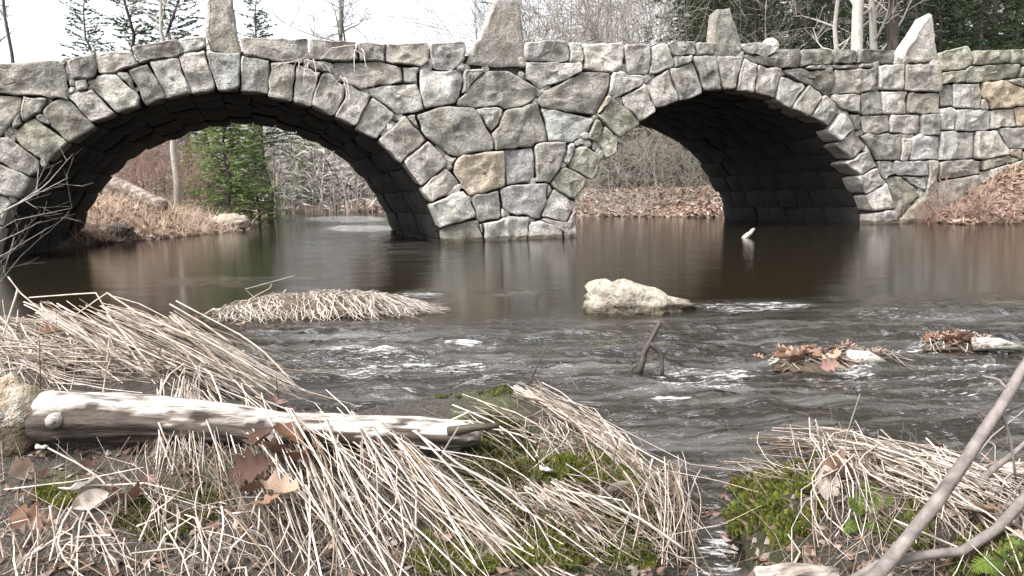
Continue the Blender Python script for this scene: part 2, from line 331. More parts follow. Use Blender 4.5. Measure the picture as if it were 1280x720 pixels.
# ------------------------------------------------------------------ stone builders
TINT = {'m': (.335, .315, .283), 'l': (.425, .402, .368), 'd': (.205, .198, .178), 'b': (.37, .362, .352), 'o': (.31, .30, .245), 't': (.43, .355, .27), 'x': (.53, .52, .49)}
def tint(k): c = TINT[k]; q = random.uniform(.74, 1.18); return tuple(min(1, a*q*random.uniform(.985, 1.015)) for a in c)
def resample(poly, step):
    out = []
    for i, p in enumerate(poly):
        q = poly[(i+1) % len(poly)]; L = math.dist(p, q); k = max(1, round(L/step))
        for j in range(k): out.append((p[0]+(q[0]-p[0])*j/k, p[1]+(q[1]-p[1])*j/k))
    return out
def stone_mesh(poly, Y, depth, rough, seed, bevel=.017):
    """irregular quarried block: outline in X,Z on plane Y, rough domed face towards -Y, depth towards +Y"""
    P0 = sum((a*1 for a, b in poly))/len(poly), sum(b for a, b in poly)/len(poly)
    per = sum(math.dist(poly[i], poly[i-1]) for i in range(len(poly))); size = per/4
    pts = resample(poly, max(.045, per/28)); n = len(pts); A = sum(pts[i-1][0]*pts[i][1]-pts[i][0]*pts[i-1][1] for i in range(n))
    if A < 0: pts.reverse()
    cx = sum(p[0] for p in pts)/n; cz = sum(p[1] for p in pts)/n
    bv = min(bevel, size*.12)/max(size*.5, .02); mb = MB()
    rings = [(.9, depth, 0), (.99, .035, .3), (1.0, .020, .6), (1-bv*.6, .002, 1), (1-bv*1.7, -.008, 1), (.80, -.3, 1), (.67, -.5, 1), (.54, -.65, 1), (.41, -.8, 1), (.28, -.9, 1), (.14, -.95, 1)]
    tx, tz = random.uniform(-.09, .09), random.uniform(-.10, .06)
    for s, y, nz in rings:
        for px, pz in pts:
            x = cx+(px-cx)*s; z = cz+(pz-cz)*s
            yy = y if y > -.1 else y*rough*.28
            if y < .1:
                q = Vector((x*3.1+seed*7.7, 1.3*seed, z*3.1)); yy += nz*rough*(mnoise.noise(q)*1.0+mnoise.noise(q*2.4)*.55+.34*mnoise.noise(q*4.6)) + nz*((x-cx)*tx+(z-cz)*tz)
                jx = mnoise.noise(q*2.1+Vector((9, 0, 0)))*.028; jz = mnoise.noise(q*2.1+Vector((0, 9, 0)))*.028
                x += jx; z += jz
            mb.v.append(Vector((x, Y+yy, z))); mb.c.append((1, 1, 1))
    mb.v.append(Vector((cx, Y-rough*.5+rough*mnoise.noise(Vector((cx*3, seed, cz*3))), cz))); mb.c.append((1, 1, 1)); ctr = len(mb.v)-1; R = len(rings)
    mb.f.append(tuple(range(n)))
    for r in range(R-1):
        for i in range(n):
            a = r*n+i; b = r*n+(i+1) % n; mb.f.append((a, a+n, b+n, b))
    for i in range(n): mb.f.append(((R-1)*n+i, ctr, (R-1)*n+(i+1) % n))
    return mb
def fix(me):
    bm = bmesh.new(); bm.from_mesh(me); bmesh.ops.recalc_face_normals(bm, faces=bm.faces); bm.to_mesh(me); bm.free(); return me
def smooth_by(me, ang=38):
    me.polygons.foreach_set('use_smooth', [True]*len(me.polygons))
    try: me.set_sharp_from_angle(angle=math.radians(ang))
    except Exception: pass
    return me

STONES = """cm -40.2,111.8 -40.2,85.8 -38.2,81.8 72.8,75.4 79.5,80.4 85.2,114.8 84,118.7 84.2,123.2 72.8,122.2 68.2,123.6 62.5,123.7 53.9,120.7 18.6,118.7 -4.8,116.2 -36,115.2
cm 83.7,74.9 84.8,73.9 115.3,68.3 116.7,68.8 118.6,75.4 120.5,91.6 117.7,95.6 111,98.2 91.3,99.6 89.3,96.4 83.3,77.7
cm 173.2,80.1 165.7,83.7 141.1,90.5 126.4,91.6 124.5,91.2 121.8,89 119.5,69.8 120.3,68.3 124,66.5 138.2,62.4 161.4,62.9 163.3,63.4 165.2,65.8
cm 163.4,59.6 165.3,57.8 219.8,50.3 222.8,50.8 228.1,66 227.1,68 217.2,71.1 188.7,75.1 183.6,78.2 175.7,79.6 174.1,78.6
cl 256.6,45.8 257.7,58 240.6,64.2 230.7,66.7 229.9,66 224.4,49 231.5,47.3 250.6,45.3
wl 109.5,111.7 106,112.7 96,112.7 95.3,110.6 95.4,100.9 97.7,100.3 106.8,100.4 109.7,108.8
vl 86.1,117.8 97.5,114.9 108.3,113.9 111.8,112.4 114.3,112.4 117.7,114.8 144.2,141.8 137.7,145.2 119.7,151.7 115.7,152.6 114.3,152.2 86.9,122.4
vl 108.9,100.9 119.5,96.9 121.6,93.4 124.7,93.8 128.5,92.8 137.4,92.3 145,92.8 162.6,111.5 169.5,115.3 174,119.3 175.6,121.7 174.2,130.4 173.2,132.4 170.7,133.5 153.2,138.6 146.8,140.1 143.5,139 111.4,106.7 109.4,103.7
wm 167,111.6 165.8,111.7 162.8,109.6 158.2,104 152.8,99.2 153,98.5 147.5,93.2 147.9,90.6 154.4,89.3 159.4,89.8 164.2,99.3 167.7,110.8
vm 160.3,87.2 163.8,85.4 184.9,79.4 188.6,84.8 205.1,119.4 205.7,122 202.5,124.1 191.2,128.2 183.3,130.6 181.6,130 165.9,100.1
vl 187.9,77.2 216.3,72.3 221.2,72.6 237.2,112.7 237.1,115 235.5,116.2 222.7,119.7 207.9,122.5 187.3,79.3
vl 268.6,112.3 260.4,114.2 243.1,116.7 239.5,116.5 238.8,112.9 222.3,71.6 229.8,68.4 240,65.8 253.7,63.4 255.5,63.9 255.8,67.8 259.1,79.1 268.2,106.8
vb 256.8,65.8 258.5,64.4 261.2,64.3 301.2,67.6 300.1,73.1 299.2,110.6 298.2,112.5 272.8,112.7 271.3,111.9
vl 302,70.3 303.6,69.3 307.1,72 336.7,75.8 334.6,113.2 333,116.6 300.3,114.7
vm 362.2,125.6 334.9,120.4 334.3,118.6 336.4,111.3 336.8,96.8 338.8,77.9 340.4,77.3 366,79.9 369.2,81.3 365.2,120.6 363.7,124.7
vl 371.3,81 388.6,85.4 392.1,87.8 397.7,89.9 400.1,89.8 401.1,91.1 398.7,94.6 397.6,98.1 390.6,127.7 389.7,129.6 386.7,131.2 367.9,126.5 366.3,123.5 368.8,97.4
vm 404.1,91 409.4,90.3 412.8,91.8 417.2,94.8 424.2,102.4 425.7,102.8 431.7,108.8 431.2,114.6 428.7,123.2 418.1,143.1 414.6,143.1 395.5,135.1 391.3,132.5 390.8,130.9 400.3,95.3 401.2,93.3
vl 419.3,144.6 428.3,126.6 430.9,122.9 433.3,112.8 436.3,107.4 439.6,107.8 460.2,117.4 462.6,119.6 462.7,121.3 457.7,132 445.7,154.8 444.4,156 442.8,156.7 441.2,156.2 422,146.7
vl 465.9,122.3 491.1,139.3 493.5,141.8 493.2,145.2 490.1,149.7 472.5,172.1 471,172.7 467.8,171.7 446.3,159.7 445.8,158.1 458.8,132.5 464.3,122.8
vm 533.6,174.3 502,202.7 495.9,197.7 474.4,176.2 474.4,174.3 505.8,145.3 507.7,145.3 518.2,157.9 522.2,162 525.2,163.8 525.6,165.3
vl 535.5,175.8 540.1,179.4 547.2,188.4 556.1,200.6 557.5,205.5 555.6,208.5 541.6,220.7 528.2,231.6 526.3,231.5 523.4,228.7 505.3,203.8 505.9,202.1 509.8,197.9 516.9,192.4 528.8,180.8
vl 537.4,251.7 529.4,239 528.4,236.2 528.9,234.6 544.8,219.8 545.8,219.9 547.8,217.3 556.4,210.5 562.2,214.5 568.7,221.4 574.2,228.6 573.7,231.7 544.6,249.7 540.9,251.7
vl 595.1,271.4 574.6,277.7 550,283.6 538.3,256.1 538.9,254.3 547,250.4 576,239.3 580,238.8 585.5,247.3 590.2,257.1 594.7,267.3
vo 607.7,323.8 604.3,326.6 563,326.7 558.3,325.9 554.3,290.1 554.4,285.5 555.6,283.8 584.4,277.3 594.8,275.3 596.8,275.8 599.2,279.5 598.9,282.8 604.6,296.9 606.2,304.9
vd 116.6,158.2 91.2,177.2 87.6,178.7 63.9,157.6 64,154.7 53.3,139.1 53.3,136.8 55.9,133.3 67.7,125.3 73,123.3 83.8,124.9 88.2,127.4 112.2,151.3 116.6,156
vo 13.4,165.3 14.4,163.1 18.4,162.2 25.3,156.8 36.4,149.9 43.2,147.3 53.7,155.9 57.2,157.5 79.1,172.8 83.6,177 84.1,179.4 61.7,201.2 57.9,201.7 50.4,200.2 48.7,198 44.3,196.6 41.9,194.6 22.4,178.2 17.8,172.7
wm 62.2,155.6 60.2,156.7 54,154.2 45.5,147.2 44.3,144.4 47.3,142.8 53.7,142.3
vm 47.6,214 38.6,220.1 34.5,219.2 -22.1,193.4 -23.5,191.1 -23.6,172.9 -22,170.8 -4.2,172.4 9,171.9 11.9,172.9 18.3,177.9 22.2,179.9 26.2,183.8 48.2,200.6 48.7,211.6
vl -24.3,194.3 38.7,222.5 37.6,231.9 36.2,236.3 26.1,248.4 8.3,246.1 -0.9,242.5 -13.7,241.2 -25.5,238.7 -25.7,196.6
vl -26.9,240.3 -0.9,244.4 5.8,246.8 12.8,251.4 13.5,254.6 3.2,282.1 -0.5,281.6 -26.6,284.3 -27.7,282.8 -27.7,280.4 -27.7,244.7
vm 1.7,285 -6,311 -9.3,332.2 -10.9,336.6 -53.2,336.3 -53.6,300.4 -53.1,296.5 -51.7,295.2 -48.6,292.9 -37.4,291.9 -31.3,285.5 -26.3,286.3 -0.4,283.4
wm 24.6,121 25.2,123.5 25.1,137.6 22.5,139.8 11.6,157.6 1.4,170.7 -19.9,169.1 -25,169.6 -30.1,168.8 -31.7,167 -31.6,158.5 -30.2,155.5 -30.1,149.8 -31.7,129.2 -31.7,116.5 -29.2,115.8 -8,117.3
wm 29,151.2 27.3,148.9 26.4,140.8 27.3,121.2 50.8,121.8 57.1,123 57.7,124.2 56.7,128.6 51.7,136.6 51.2,139.1 46.8,141.7 44.5,142.1 40.2,145.7 39.3,145.5
wl 24.3,140.8 25.2,142.4 25.7,148.5 27.1,153.4 24.2,156.2 15.9,161.2 15.3,157.9 16.4,152.9 18,150.8 17.8,149.5
cm 300.5,49.5 303.3,47.3 383,48.8 385.2,50.9 385.1,64.2 378.1,80.4 364.4,78.2 340.5,76 334.9,73.6 327.9,73.2 306.4,69.3 304.3,67
cm 448.7,74.3 446.3,75.7 415.9,76.7 387.9,73.3 386.3,67.5 387.4,51.3 390.1,50.3 401.7,50.3 416.8,51.4 445,51.8 446.1,53.5 445,55.9 445.2,57.8
cm 446.9,55.8 448.7,53.8 481.1,53.8 480.6,61.5 481.2,72.7 480.5,76.7 450.8,75.4 446.9,58.5
cl 482.4,55.7 483.4,54.1 486.7,53.8 533.9,53.3 535.2,54.6 536.1,61.9 536.6,76.2 527.6,82.6 496.8,80.2 484.2,77.7 482.9,76.3
cx 536.9,53.6 538.7,52.8 580.2,52.3 581.2,55.7 581.7,63.9 581.1,74.3 571.2,84.1 565.3,86.7 552.9,86.7 542,85.6 540.9,84.4 538.8,72.5
wl 383.3,76 383.7,74.8 385.6,74.3 392.2,75.9 414.5,77.9 416.2,81.3 416.6,89.5 416,90.5 414.4,90.7 410.7,89.1 403.8,89.7 399.4,88 394.8,87.6 388.8,83.1
wm 417.4,80.4 419,77.8 431.1,77.3 477.7,77.9 490,80.3 502.6,84 503.1,100.5 502.2,103.1 461.4,108.2 459.2,109 457.6,111.1 450.3,111.5 428.3,101.1
wm 522.4,103.7 519.9,103.1 504.8,103.5 504.8,83.5 513.5,83.3 521.9,83.9 523.5,84.8 522.1,89.3 523.1,99.9
wl 460.5,111.5 463.6,109.8 491.7,106.5 492.6,105.8 521.2,105.2 524.7,115.1 530.3,137.2 515.3,140.2 496.7,142.2 488.8,135.6 464.9,119.7 461.3,114.4
wx 579.4,86.8 579.2,99 577.7,110.4 574.6,120.4 570.2,128.1 566.9,129.7 532.7,135.7 530.4,132 524.8,110.4 524.2,88.3 526,86.9 538.2,86.8 543.7,87.8 559.2,88.3 564.4,88.3 570.4,86.3
wm 571.9,131.7 572.3,127.8 574.5,123.8 580.4,119.7 586.8,108.9 591.8,102.8 609.8,88.3 633.2,88.3 636.8,89 653.1,97.4 659.5,102 670.6,107.8 671.7,110.8 671.6,120.1 670.6,123 661.5,129.2 655.5,131.7 632.1,136.1 630.5,136.1 624.5,132.6 595.6,133.2
wm 578.1,115.7 580.3,105.5 580.8,88.8 581.8,87.6 605.6,87.3 606.7,88.1 605.6,90 587.9,104.6 580.7,116.7
wl 726.7,83 726.6,88.1 724.2,90.6 705.1,100.2 690.4,105.7 684,107.2 674.6,108.6 658,98.7 657.3,82.2 658.4,78.1 700.1,78.9 709,76.8 716.8,78.8 723.2,78.8 726.1,80.5
cx 656.4,54.5 657.8,52.9 702.9,50.3 711.7,50.9 711.1,55.2 712.6,69.6 712.1,73.4 708.4,75.7 698.5,77.7 666.1,76.6 657.4,75.5
cl 728.7,79.5 725.9,77.7 715.7,77.2 713.3,76 714.3,71.6 712.8,56.3 713,53.8 714.5,52.8 729,52.4 729.7,53.1 729,61.5 729.7,77.2
cl 779.7,54.6 780.6,69.4 779.1,82.9 774.1,87.7 769.4,89.7 766.1,90.1 730.8,87.3 729.8,85.7 729.8,83.5 731.5,77.4 730.8,54.8 732.1,53.4 777.5,53.8
cl 814.1,54.8 815.1,56.1 813.6,59.5 812.6,86.1 811.3,93.2 791.2,93.1 785.3,92.1 781.8,70 782.3,55.4 785.3,54.3
cl 813.6,93.2 814.9,62.7 816.4,57.4 825.7,54.3 830.9,53.4 833.5,53.8 841.7,70.3 844.2,79.1 843.2,82.6 818.9,92.6 815.2,93.6
cm 835.3,54.6 836,53.4 838.1,52.8 870.1,51.3 871.5,51.8 871.1,55.6 872.2,65.7 870.8,67.6 867.6,68.2 860.3,67.6 848,69.2 843.3,69
cm 894.6,67.7 883.8,68.2 874.5,67.7 873.3,62.6 873,53.3 874.4,52.3 877.6,52.4 894.2,54.5
wl 865.7,69.5 865.7,75.1 864,77.1 855.2,80 854.2,81.1 847.7,83.7 845.6,82.7 845.9,79.2 843.4,72.2 843.8,70.8 857.7,69.9 863.8,68.8
cx 973.1,61.3 970.7,64.1 959.8,71.2 958.5,71.1 933.9,65.6 928.3,57 928.4,55.6 929.1,54.3 931.6,53.8 950.9,53.4 969.2,58.8 972.1,59.9
cd 930.3,68.1 961.9,71.6 973.6,63.8 975.4,61.5 998.3,61.3 999.5,62.8 1000.2,81.1 998.1,84.2 980.9,84.1 978.4,84.7 973,83.5 959.7,82.6 935,76.2 930.8,71
cd 1002.4,83.7 1001.3,75.2 1001.3,63 1002.3,61.9 1004,61.3 1038.2,61.3 1040.6,61.6 1041.5,62.8 1041.7,78.2 1038.4,81.2 1034.8,81.7 1031.3,80.1 1011.8,80.6 1004.9,83.7
cd 1043.6,78.7 1043.3,64.9 1045.4,61.3 1071.6,61.3 1073.7,63.7 1073.2,78.5
cd 1121.5,61.9 1121.7,76 1120.1,77.1 1094.9,79.7 1092.2,77.7 1083.6,78.2 1075.4,77.5 1075.4,63.6 1078,61.3
wm 1074.7,80.9 1073.5,84 1071.1,85.6 1061.1,86.2 1047,86.1 1041.9,81.9 1042.5,80.9 1044.6,80.3
wm 1008.3,84.6 1010.3,82.4 1031.7,81.8 1032.7,83.1 1032.7,86.1 1031.2,87.2 1010.5,86.7
wm 1075.3,84.5 1077.1,79.8 1090.9,79.3 1092.6,81 1092.1,83.2 1090.2,84.7 1077.7,85.2
wd 978.8,88.1 982,86.3 1006.3,86.3 1011.9,88.5 1026.5,88.9 1041.3,87.8 1043.6,88.6 1044.2,92.1 1043.7,102.1 1040.3,117.6 1037.7,120.3 1034.9,119.7 1011.4,104.6 1007,104.7 993.4,98.8 981.9,91.5
wm 1097.7,85.3 1097.2,104.7 1089.3,112.2 1083.6,114.6 1078.2,115 1076.6,116.7 1042.9,116.9 1045.5,101.2 1046,91.1 1047,87.8 1071.1,87.5 1074.3,86 1087.1,86.4 1095.4,84.4
wl 1132.2,79.8 1130.6,108 1129.4,112.2 1110,112.7 1099.8,112.1 1099.8,82.5 1126.9,79.3
wm 1131.3,112.6 1132.4,106.3 1133.4,85.3 1134.8,80.3 1173.5,80.3 1175.2,81.2 1175.6,98.7 1173.9,114.6 1139.3,114.2
wm 1040.7,119.8 1041.9,118.8 1054.3,118.3 1075.7,118.4 1076.7,120.5 1076.2,141.6 1060.3,139.2 1052,136.2 1047.8,133.7 1040.9,125.6 1040,122.6
wd 1078.9,143.7 1077.8,141.4 1078.4,138 1078.3,118.6 1079.4,116.8 1082.1,116.9 1091.2,113.3 1099.1,113.4 1101.2,114.5 1102.2,142.7
wl 1135.7,115.2 1134.7,117.6 1134.7,130.3 1134.1,141.5 1133.4,142.7 1114.1,142.1 1111.7,142.7 1103.3,141.9 1103.3,114.5 1128.5,113.8 1134.7,114.3
wm 1135.9,141.4 1136.4,118.1 1137.9,115.8 1173.5,116.3 1174.1,133.9 1173.1,141 1171.6,141.7 1137.3,142.2
wd 1074.3,163.1 1070.3,161 1060.8,145.8 1060.6,143.8 1074.9,143.3 1076.2,147.9 1076.7,160.9
wm 1077.6,145.3 1103.8,143.8 1111.2,144.5 1112.7,162.7 1112,163.7 1107.8,165.2 1096.5,167.2 1082.6,166.2 1078.3,164.9
wl 1113.4,144 1150.1,143.5 1151.7,160.3 1151.1,165.8 1148.3,167.2 1129.3,167.7 1126.5,165.7 1114.5,165.6 1113.4,164.6 1114.4,161.3 1112.8,148.4
wb 1173.8,169.1 1155.4,168.1 1152.8,166.6 1153.4,164.7 1152.8,163.1 1152.9,152.2 1152.3,151.1 1152.9,143.6 1173.5,142.9 1174.2,145.2
wd 1078,168.4 1084.4,167.8 1095.9,168.9 1110.6,165.9 1114.6,167.9 1125.8,167.3 1127.2,168.3 1127.6,170 1126.5,174 1126.6,198 1125.9,199.7 1118.2,200.2 1101.6,199.5 1095.8,200.3 1089.4,188.1 1086.4,185 1083.9,179.4 1077.3,170.4
wl 1128.3,199.8 1128.4,172.8 1137.6,172.3 1137.2,198.6 1136.7,200.1
wb 1139.3,199.8 1138.8,196.6 1139.3,174.9 1141.6,171.8 1150.6,167.8 1153.4,169.4 1170.9,170.3 1174.1,171.3 1174.1,198.4 1162.2,198.7 1154.4,200.2
wd 1104.6,223.6 1101.8,218 1097.9,203.1 1099.6,201.3 1114.7,200.9 1116.7,203.3 1115.5,211.3 1117.5,218.2 1109.4,221 1106.3,223.7
wb 1117.8,203.4 1120.3,201.4 1136.4,202 1137.5,201.3 1140.9,202 1157.1,201.4 1158.5,202.2 1158.5,218.7 1157.5,219.7 1145.8,219.7 1131.1,219.1 1128.1,219.7 1121.8,218.7 1117.5,211.8
wb 1129.8,220.8 1159.2,221.5 1157.2,236.2 1155.4,236.7 1148,234.2 1146.5,232.5 1139.8,229.2
wm 1173.9,250.2 1158.5,245.7 1158.3,238 1159.9,231.2 1160.3,223.1 1160.9,222.8 1160.5,200.3 1173.7,200.3
wo 1126.9,271.7 1125,271.5 1120.3,257 1108.8,226.9 1108.3,224.3 1109.4,222.8 1116.5,220.8 1127.4,220.8 1140.7,231.9 1148,235.8 1151.5,243.7 1146.6,248.3
wo 1125.4,296 1124.3,294 1124.8,275.1 1130.5,270.8 1130.8,269.3 1132.4,268.3 1149,248.4 1150.7,247 1154.5,246 1173.2,251.7 1174.1,253.6 1174.2,260.7 1175.7,263.8 1175.7,295.4 1174.1,296.7 1127.9,296.7
vo 747.4,144.6 748.4,143.1 751.4,142.2 763.8,125 766.7,122.9 780.7,133.3 794.2,145.3 798.2,151.3 798.7,154.9 778.1,171.6 776.5,171.6 773.4,170.1 772.1,168 763.3,161.2
vl 804.4,105.4 805.8,106 807.7,109.5 818.7,138.3 818.7,139.9 818.2,141.3 813.5,144.7 801.2,151.6 799.7,151.2 794.7,143.6 780.5,130.2 778.4,123.2 779.3,120.5 802.5,107.4
vl 837.2,87.5 846.2,113.8 848.7,122.5 848.2,125.7 824.2,135.2 820.9,135.6 819.4,135 817.8,131.5 807.4,103.8 835.5,87.3
vl 839.3,85.9 842.7,84.4 848.8,84.9 861.6,80 866.9,76.8 869.2,80 879.7,107.2 879.6,113.2 878,117.6 857.1,125.2 851.8,126.5 850.3,125.7 850.2,122.1 839.8,90.2
vl 868.8,69.7 882.3,69.3 893.1,70 894.9,69.3 895.7,77.8 902.2,110.5 901.1,111.9 881.9,112.7 880.3,104.6 868.9,74.5
vl 905.7,111.6 903.3,109.2 899.9,88.4 896.3,72.8 896.9,71.3 898,70.3 927.7,70.3 928.7,71.6 925.1,82.9 923.7,91.5 919.1,109.7 916.5,111.7
vl 930.7,74.3 934.9,77.9 944.3,80.9 944.7,82.4 942.7,110.4 941.4,115.6 924,113.5 921.3,112.9 920.8,111.5 928.3,76.8 929.2,74.8
vl 946.3,81.6 947.8,81.3 960.4,84.5 976.8,85.8 977.1,90.9 974.6,97.1 972.7,106.7 969.6,116.6 969.7,119.1 969.2,121.1 966.8,123.2 944.3,116.2 943.8,110.2 945,103.1
vx 1007.2,105.9 1007.7,107.2 1005.7,110.6 991.7,132.4 989.5,134.6 983.3,132.2 971.2,124.7 970.4,121.1 971.8,114.3 975.9,97.9 977.4,95.3
vm 993,136.5 992.3,134 1010.3,106.8 1011.6,106.8 1023.6,114.8 1027.6,119.4 1027.2,122 1011.5,145.7 1006.8,144.2
vl 1030.6,119.3 1038.7,125.8 1044.7,133.2 1048.6,136.2 1041.2,151.6 1037.7,156.5 1035.3,156.7 1013.4,145.8 1027.7,123.8 1029.3,119.9
vx 1055,138.3 1068.6,161 1049.9,176.7 1047.3,177.5 1039.8,167.2 1037.3,162.9 1037.4,160.8 1052.3,138.9
vm 1070,162.3 1083.7,182.1 1081.7,185.1 1073,192.7 1065.1,198.2 1064,198.1 1047.3,181 1047.5,179.8 1053.8,175.8 1067.4,163.8
vl 1058.3,203.5 1062.6,200.3 1066.5,199.3 1073,194.4 1085.8,187.4 1087.7,188.6 1096.1,203.5 1096.7,207 1089.6,211.6 1076.1,218.2 1074.3,217.7 1066.7,210.7 1059.5,206.1
vl 1083.9,242.6 1077.3,231.1 1073.3,221.7 1075,220 1081.4,217.9 1092.4,211.3 1097.1,210.6 1100.2,216.6 1101.6,221.9 1103.7,225.1 1104.7,230.1 1097.6,235.2
vl 1107.4,229.4 1108.7,229.8 1112.1,240.8 1119.7,259.9 1114,261.7 1095.7,264.7 1091.3,263.6 1084.3,245 1088.3,241.8 1104.2,232.8
vl 1092.3,296.1 1092.8,267.3 1096.6,265.8 1107.8,263.8 1118.3,262.3 1121.1,263.3 1123.2,275.3 1122.7,293.5 1121.7,296.3 1097,296.7
vo 757.2,157.3 771.7,170.7 772.7,178.6 772.3,188.2 761.4,198.1 758.8,198.7 752.9,185.1 750.8,182.2 749.8,177.1 749.8,174.7
vo 747.2,149.3 753.7,155.9 754.7,159.7 748.7,172.7 748.1,178.6 747.1,178.7 735.9,173.7 735.3,171 744.3,149.9
vo 743.2,223.1 738.7,223.5 711.8,208.2 713.8,201.3 717.9,193.8 719.8,185.3 722.8,184.8 726.4,182.9 730.5,183.4 733,182.8 753.6,197 752.7,201.2
vo 735.6,225.5 728.6,239.2 718,248.5 711.4,246.7 692.9,235.2 689.9,230 689.8,228.5 693.3,223.3 703.4,209.9 705.8,208.4 708.7,208.9 717.7,213.3 733.8,222.8
vl 677.4,269.8 684.8,251 688.8,246.1 691.8,238.3 693.1,237.4 696.2,238.3 711.3,248.3 718.5,251 718.2,261.7 716,263.7 710.1,276 709,276.7 681.8,272.2 678.1,271.2
wl 684.9,247.7 683.8,247.1 685.4,233.3 685.8,231.4 687.2,230.3 690.1,233 691.1,236.5 687.7,245.5
vm 676.4,274.1 679.9,273.3 684.4,273.8 709.4,278.3 711.6,276.3 718.4,263.8 720.2,264.9 720.7,318.7 719.9,321.7 708.6,321.7 706.9,320.5 705.8,317 704.4,290.7
wm 522.3,142.7 553.5,133.3 587,133.8 594.2,135.3 614.7,171.4 616.7,178.3 616.7,185.5 614.1,187.8 578.2,192 572.4,194.5 566.2,194 560.4,191.7 541.8,179.1 531.8,170.2 525.8,162.6 525.9,159.7 521.3,145.9
wm 523.6,160.7 510.3,146.5 509.3,144.1 510.3,143.3 516.1,142.3 519.7,142.8 519.3,145.3 524.2,160
wl 596.2,134.8 623.3,134.4 628.2,136.8 628.7,141.1 623.7,153.7 622.5,156.2 615.2,163.5 601,144.2 595.8,136.1
wm 620.1,187.7 618.4,185.6 618.4,179.4 615.3,167.7 616.4,165.2 623.9,157.1 631.3,138.3 635.1,136.9 652.6,133.9 663.6,129.9 672.1,128.8 674.1,134.1 674.2,137.3 682.1,156.5 684.6,174.6 683.4,176.7 669.6,179.4 666.3,183.7 649.3,184.6
wx 676.3,135.9 679.5,135.3 738.7,146.4 742.2,147.6 742.5,150 736.6,162.6 726.9,171.6 721.4,174.7 714.6,177.2 687.9,176.7 686.3,175.7 682.5,151.9 677,139.1
wm 672.8,126.8 672.3,123.5 686.8,109.8 702.2,103.3 726,91.4 728.1,89.4 730.1,88.9 745.9,90.4 761.7,90.8 763.5,93.3 761.7,106.4 758.6,116.9 745.6,139.9 745.7,143.2 743.2,143.7 717.9,140.7 680.8,134.2 676,132.7
wx 805.7,96 803.2,104.7 801.6,106.1 783.2,116 777,120.6 763.6,119.2 760.4,117.9 764.8,94.4 766.9,91.4 770,91.4 775,89.3 786.2,94.3 804,94.8
wt 748,141.1 748.3,137.9 757.5,120.8 760,119.3 763.2,121 763.7,122.5 758.2,130.6 751.7,139.1 750.2,140.6
wt 630.2,189.9 632.2,225.5 632.1,230.2 631.1,232.2 623,236.6 595.9,242.5 586.4,245.6 581.3,238 577.9,235.7 575.8,227.7 570.5,221.2 567.4,215.1 568.3,203.8 571.5,197.8 577.2,193.8 614.1,189.3 628.1,188.4
wl 562.2,212.7 559.7,211.7 558.3,209.3 559,203.5 557.3,200.2 557.3,198.2 557.4,195.3 558.2,194.5 561.8,194.3 566.1,196 569.6,195.8 570.6,196.5 566.2,204.7 566.2,210.6 564.8,212
wb 634.4,231.2 631.3,188.6 634.7,187.3 665.1,185.3 666.8,185.9 667.7,190 669.2,218.5 668.1,223.2 661.6,227.2 648.7,229.7
wm 708.3,178.3 707.2,188.2 703.2,203.7 689.6,226.2 688.1,228.1 686.2,228.6 670.9,227 669.3,225.7 670.9,220.4 668.4,184.7 669.9,181.8 674.4,179.8 684.8,177.9
wx 709.1,205.6 705.9,203.7 705.3,200.1 708.5,191.2 709.9,180.9 711.2,180.4 712,178.9 716.4,178.4 717.2,178.7 718.2,182.1 716.7,192 711.1,204.6
wl 730.7,179.9 729.5,181.1 726,181.1 723.2,182.7 720.8,183 719.4,181.7 718.9,178 719.4,176.9 724.2,175.5 725.5,174.3 727.9,174.3
wb 684.7,230.4 682.5,245.9 683.2,251.2 674.5,273.2 672.5,273.7 664.1,272.6 660.3,269.5 645.4,268.2 637.3,266.1 633.8,264.4 628.8,258.7 625.3,238.9 625.8,236.8 627.6,235.3 634.6,232.8 651.3,230.8 676.4,229.3 682.4,229.3
wm 623.3,238.3 626.6,254.8 626,260.1 627.2,269.4 626.6,270.7 623.8,273.7 611.3,275.5 603.5,277.7 600.5,277.6 597.3,272.7 596.4,267.2 592.3,255.7 590.4,246.7 592.9,244.8
wl 628,260.8 629.2,261.3 632.2,265.4 632.2,268.5 630.2,270.7 628.3,269.9
wl 660.7,272.1 662.2,274.1 658.1,298.8 657.6,325.7 655.4,326.6 650.2,326.7 612.7,326.6 609.7,323.2 608,305.8 605.8,295.1 606.8,287.5 604.3,278.9 625.8,274.4 628.7,271.8 632.3,271.4 634.1,269.8 648.3,269.9
wl 706.6,325.6 704.6,326.7 699.3,326.7 663.6,326.7 659.3,325.6 660,297.8 662.3,286.7 661.8,281.2 664.2,277.8 672,275.8 675.9,275.8 701.7,285.7 703.1,291 704.1,314.7 704.7,319.1 706.6,322.9
wl 605,290.7 603.8,290.2 600.4,282.4 601.4,280.9 602.6,280.8 604.7,283.3
go 1178,87.6 1175.3,72.2 1175.4,66.5 1176.1,65.3 1208.7,57.3 1210.6,57.3 1212.6,59.3 1217.2,68 1217.7,73.6 1215.6,80.2 1212.6,81.7 1207.3,86.2 1181.2,88.6 1179.1,88.6
go 1262.1,63.4 1261.7,74 1260.7,78.2 1219.2,81.1 1217.9,80.1 1219.4,72.4 1218.8,64 1219.6,62.8 1260.9,62.3
go 1263,77.8 1263.3,68.4 1264.9,62 1281.3,61.9 1282.5,61.3 1301.7,61.8 1301.7,80.2 1300.9,81.2 1279.1,80.7 1276.9,79.1 1263.9,78.9
go 1177.4,106.2 1176.8,105.2 1176.9,95.5 1177.5,91.5 1178.3,90.8 1181.9,89.8 1207.1,87.7 1207.6,89.9 1206.5,98.4 1207.1,101.6 1198.6,103.2 1189.5,103.5
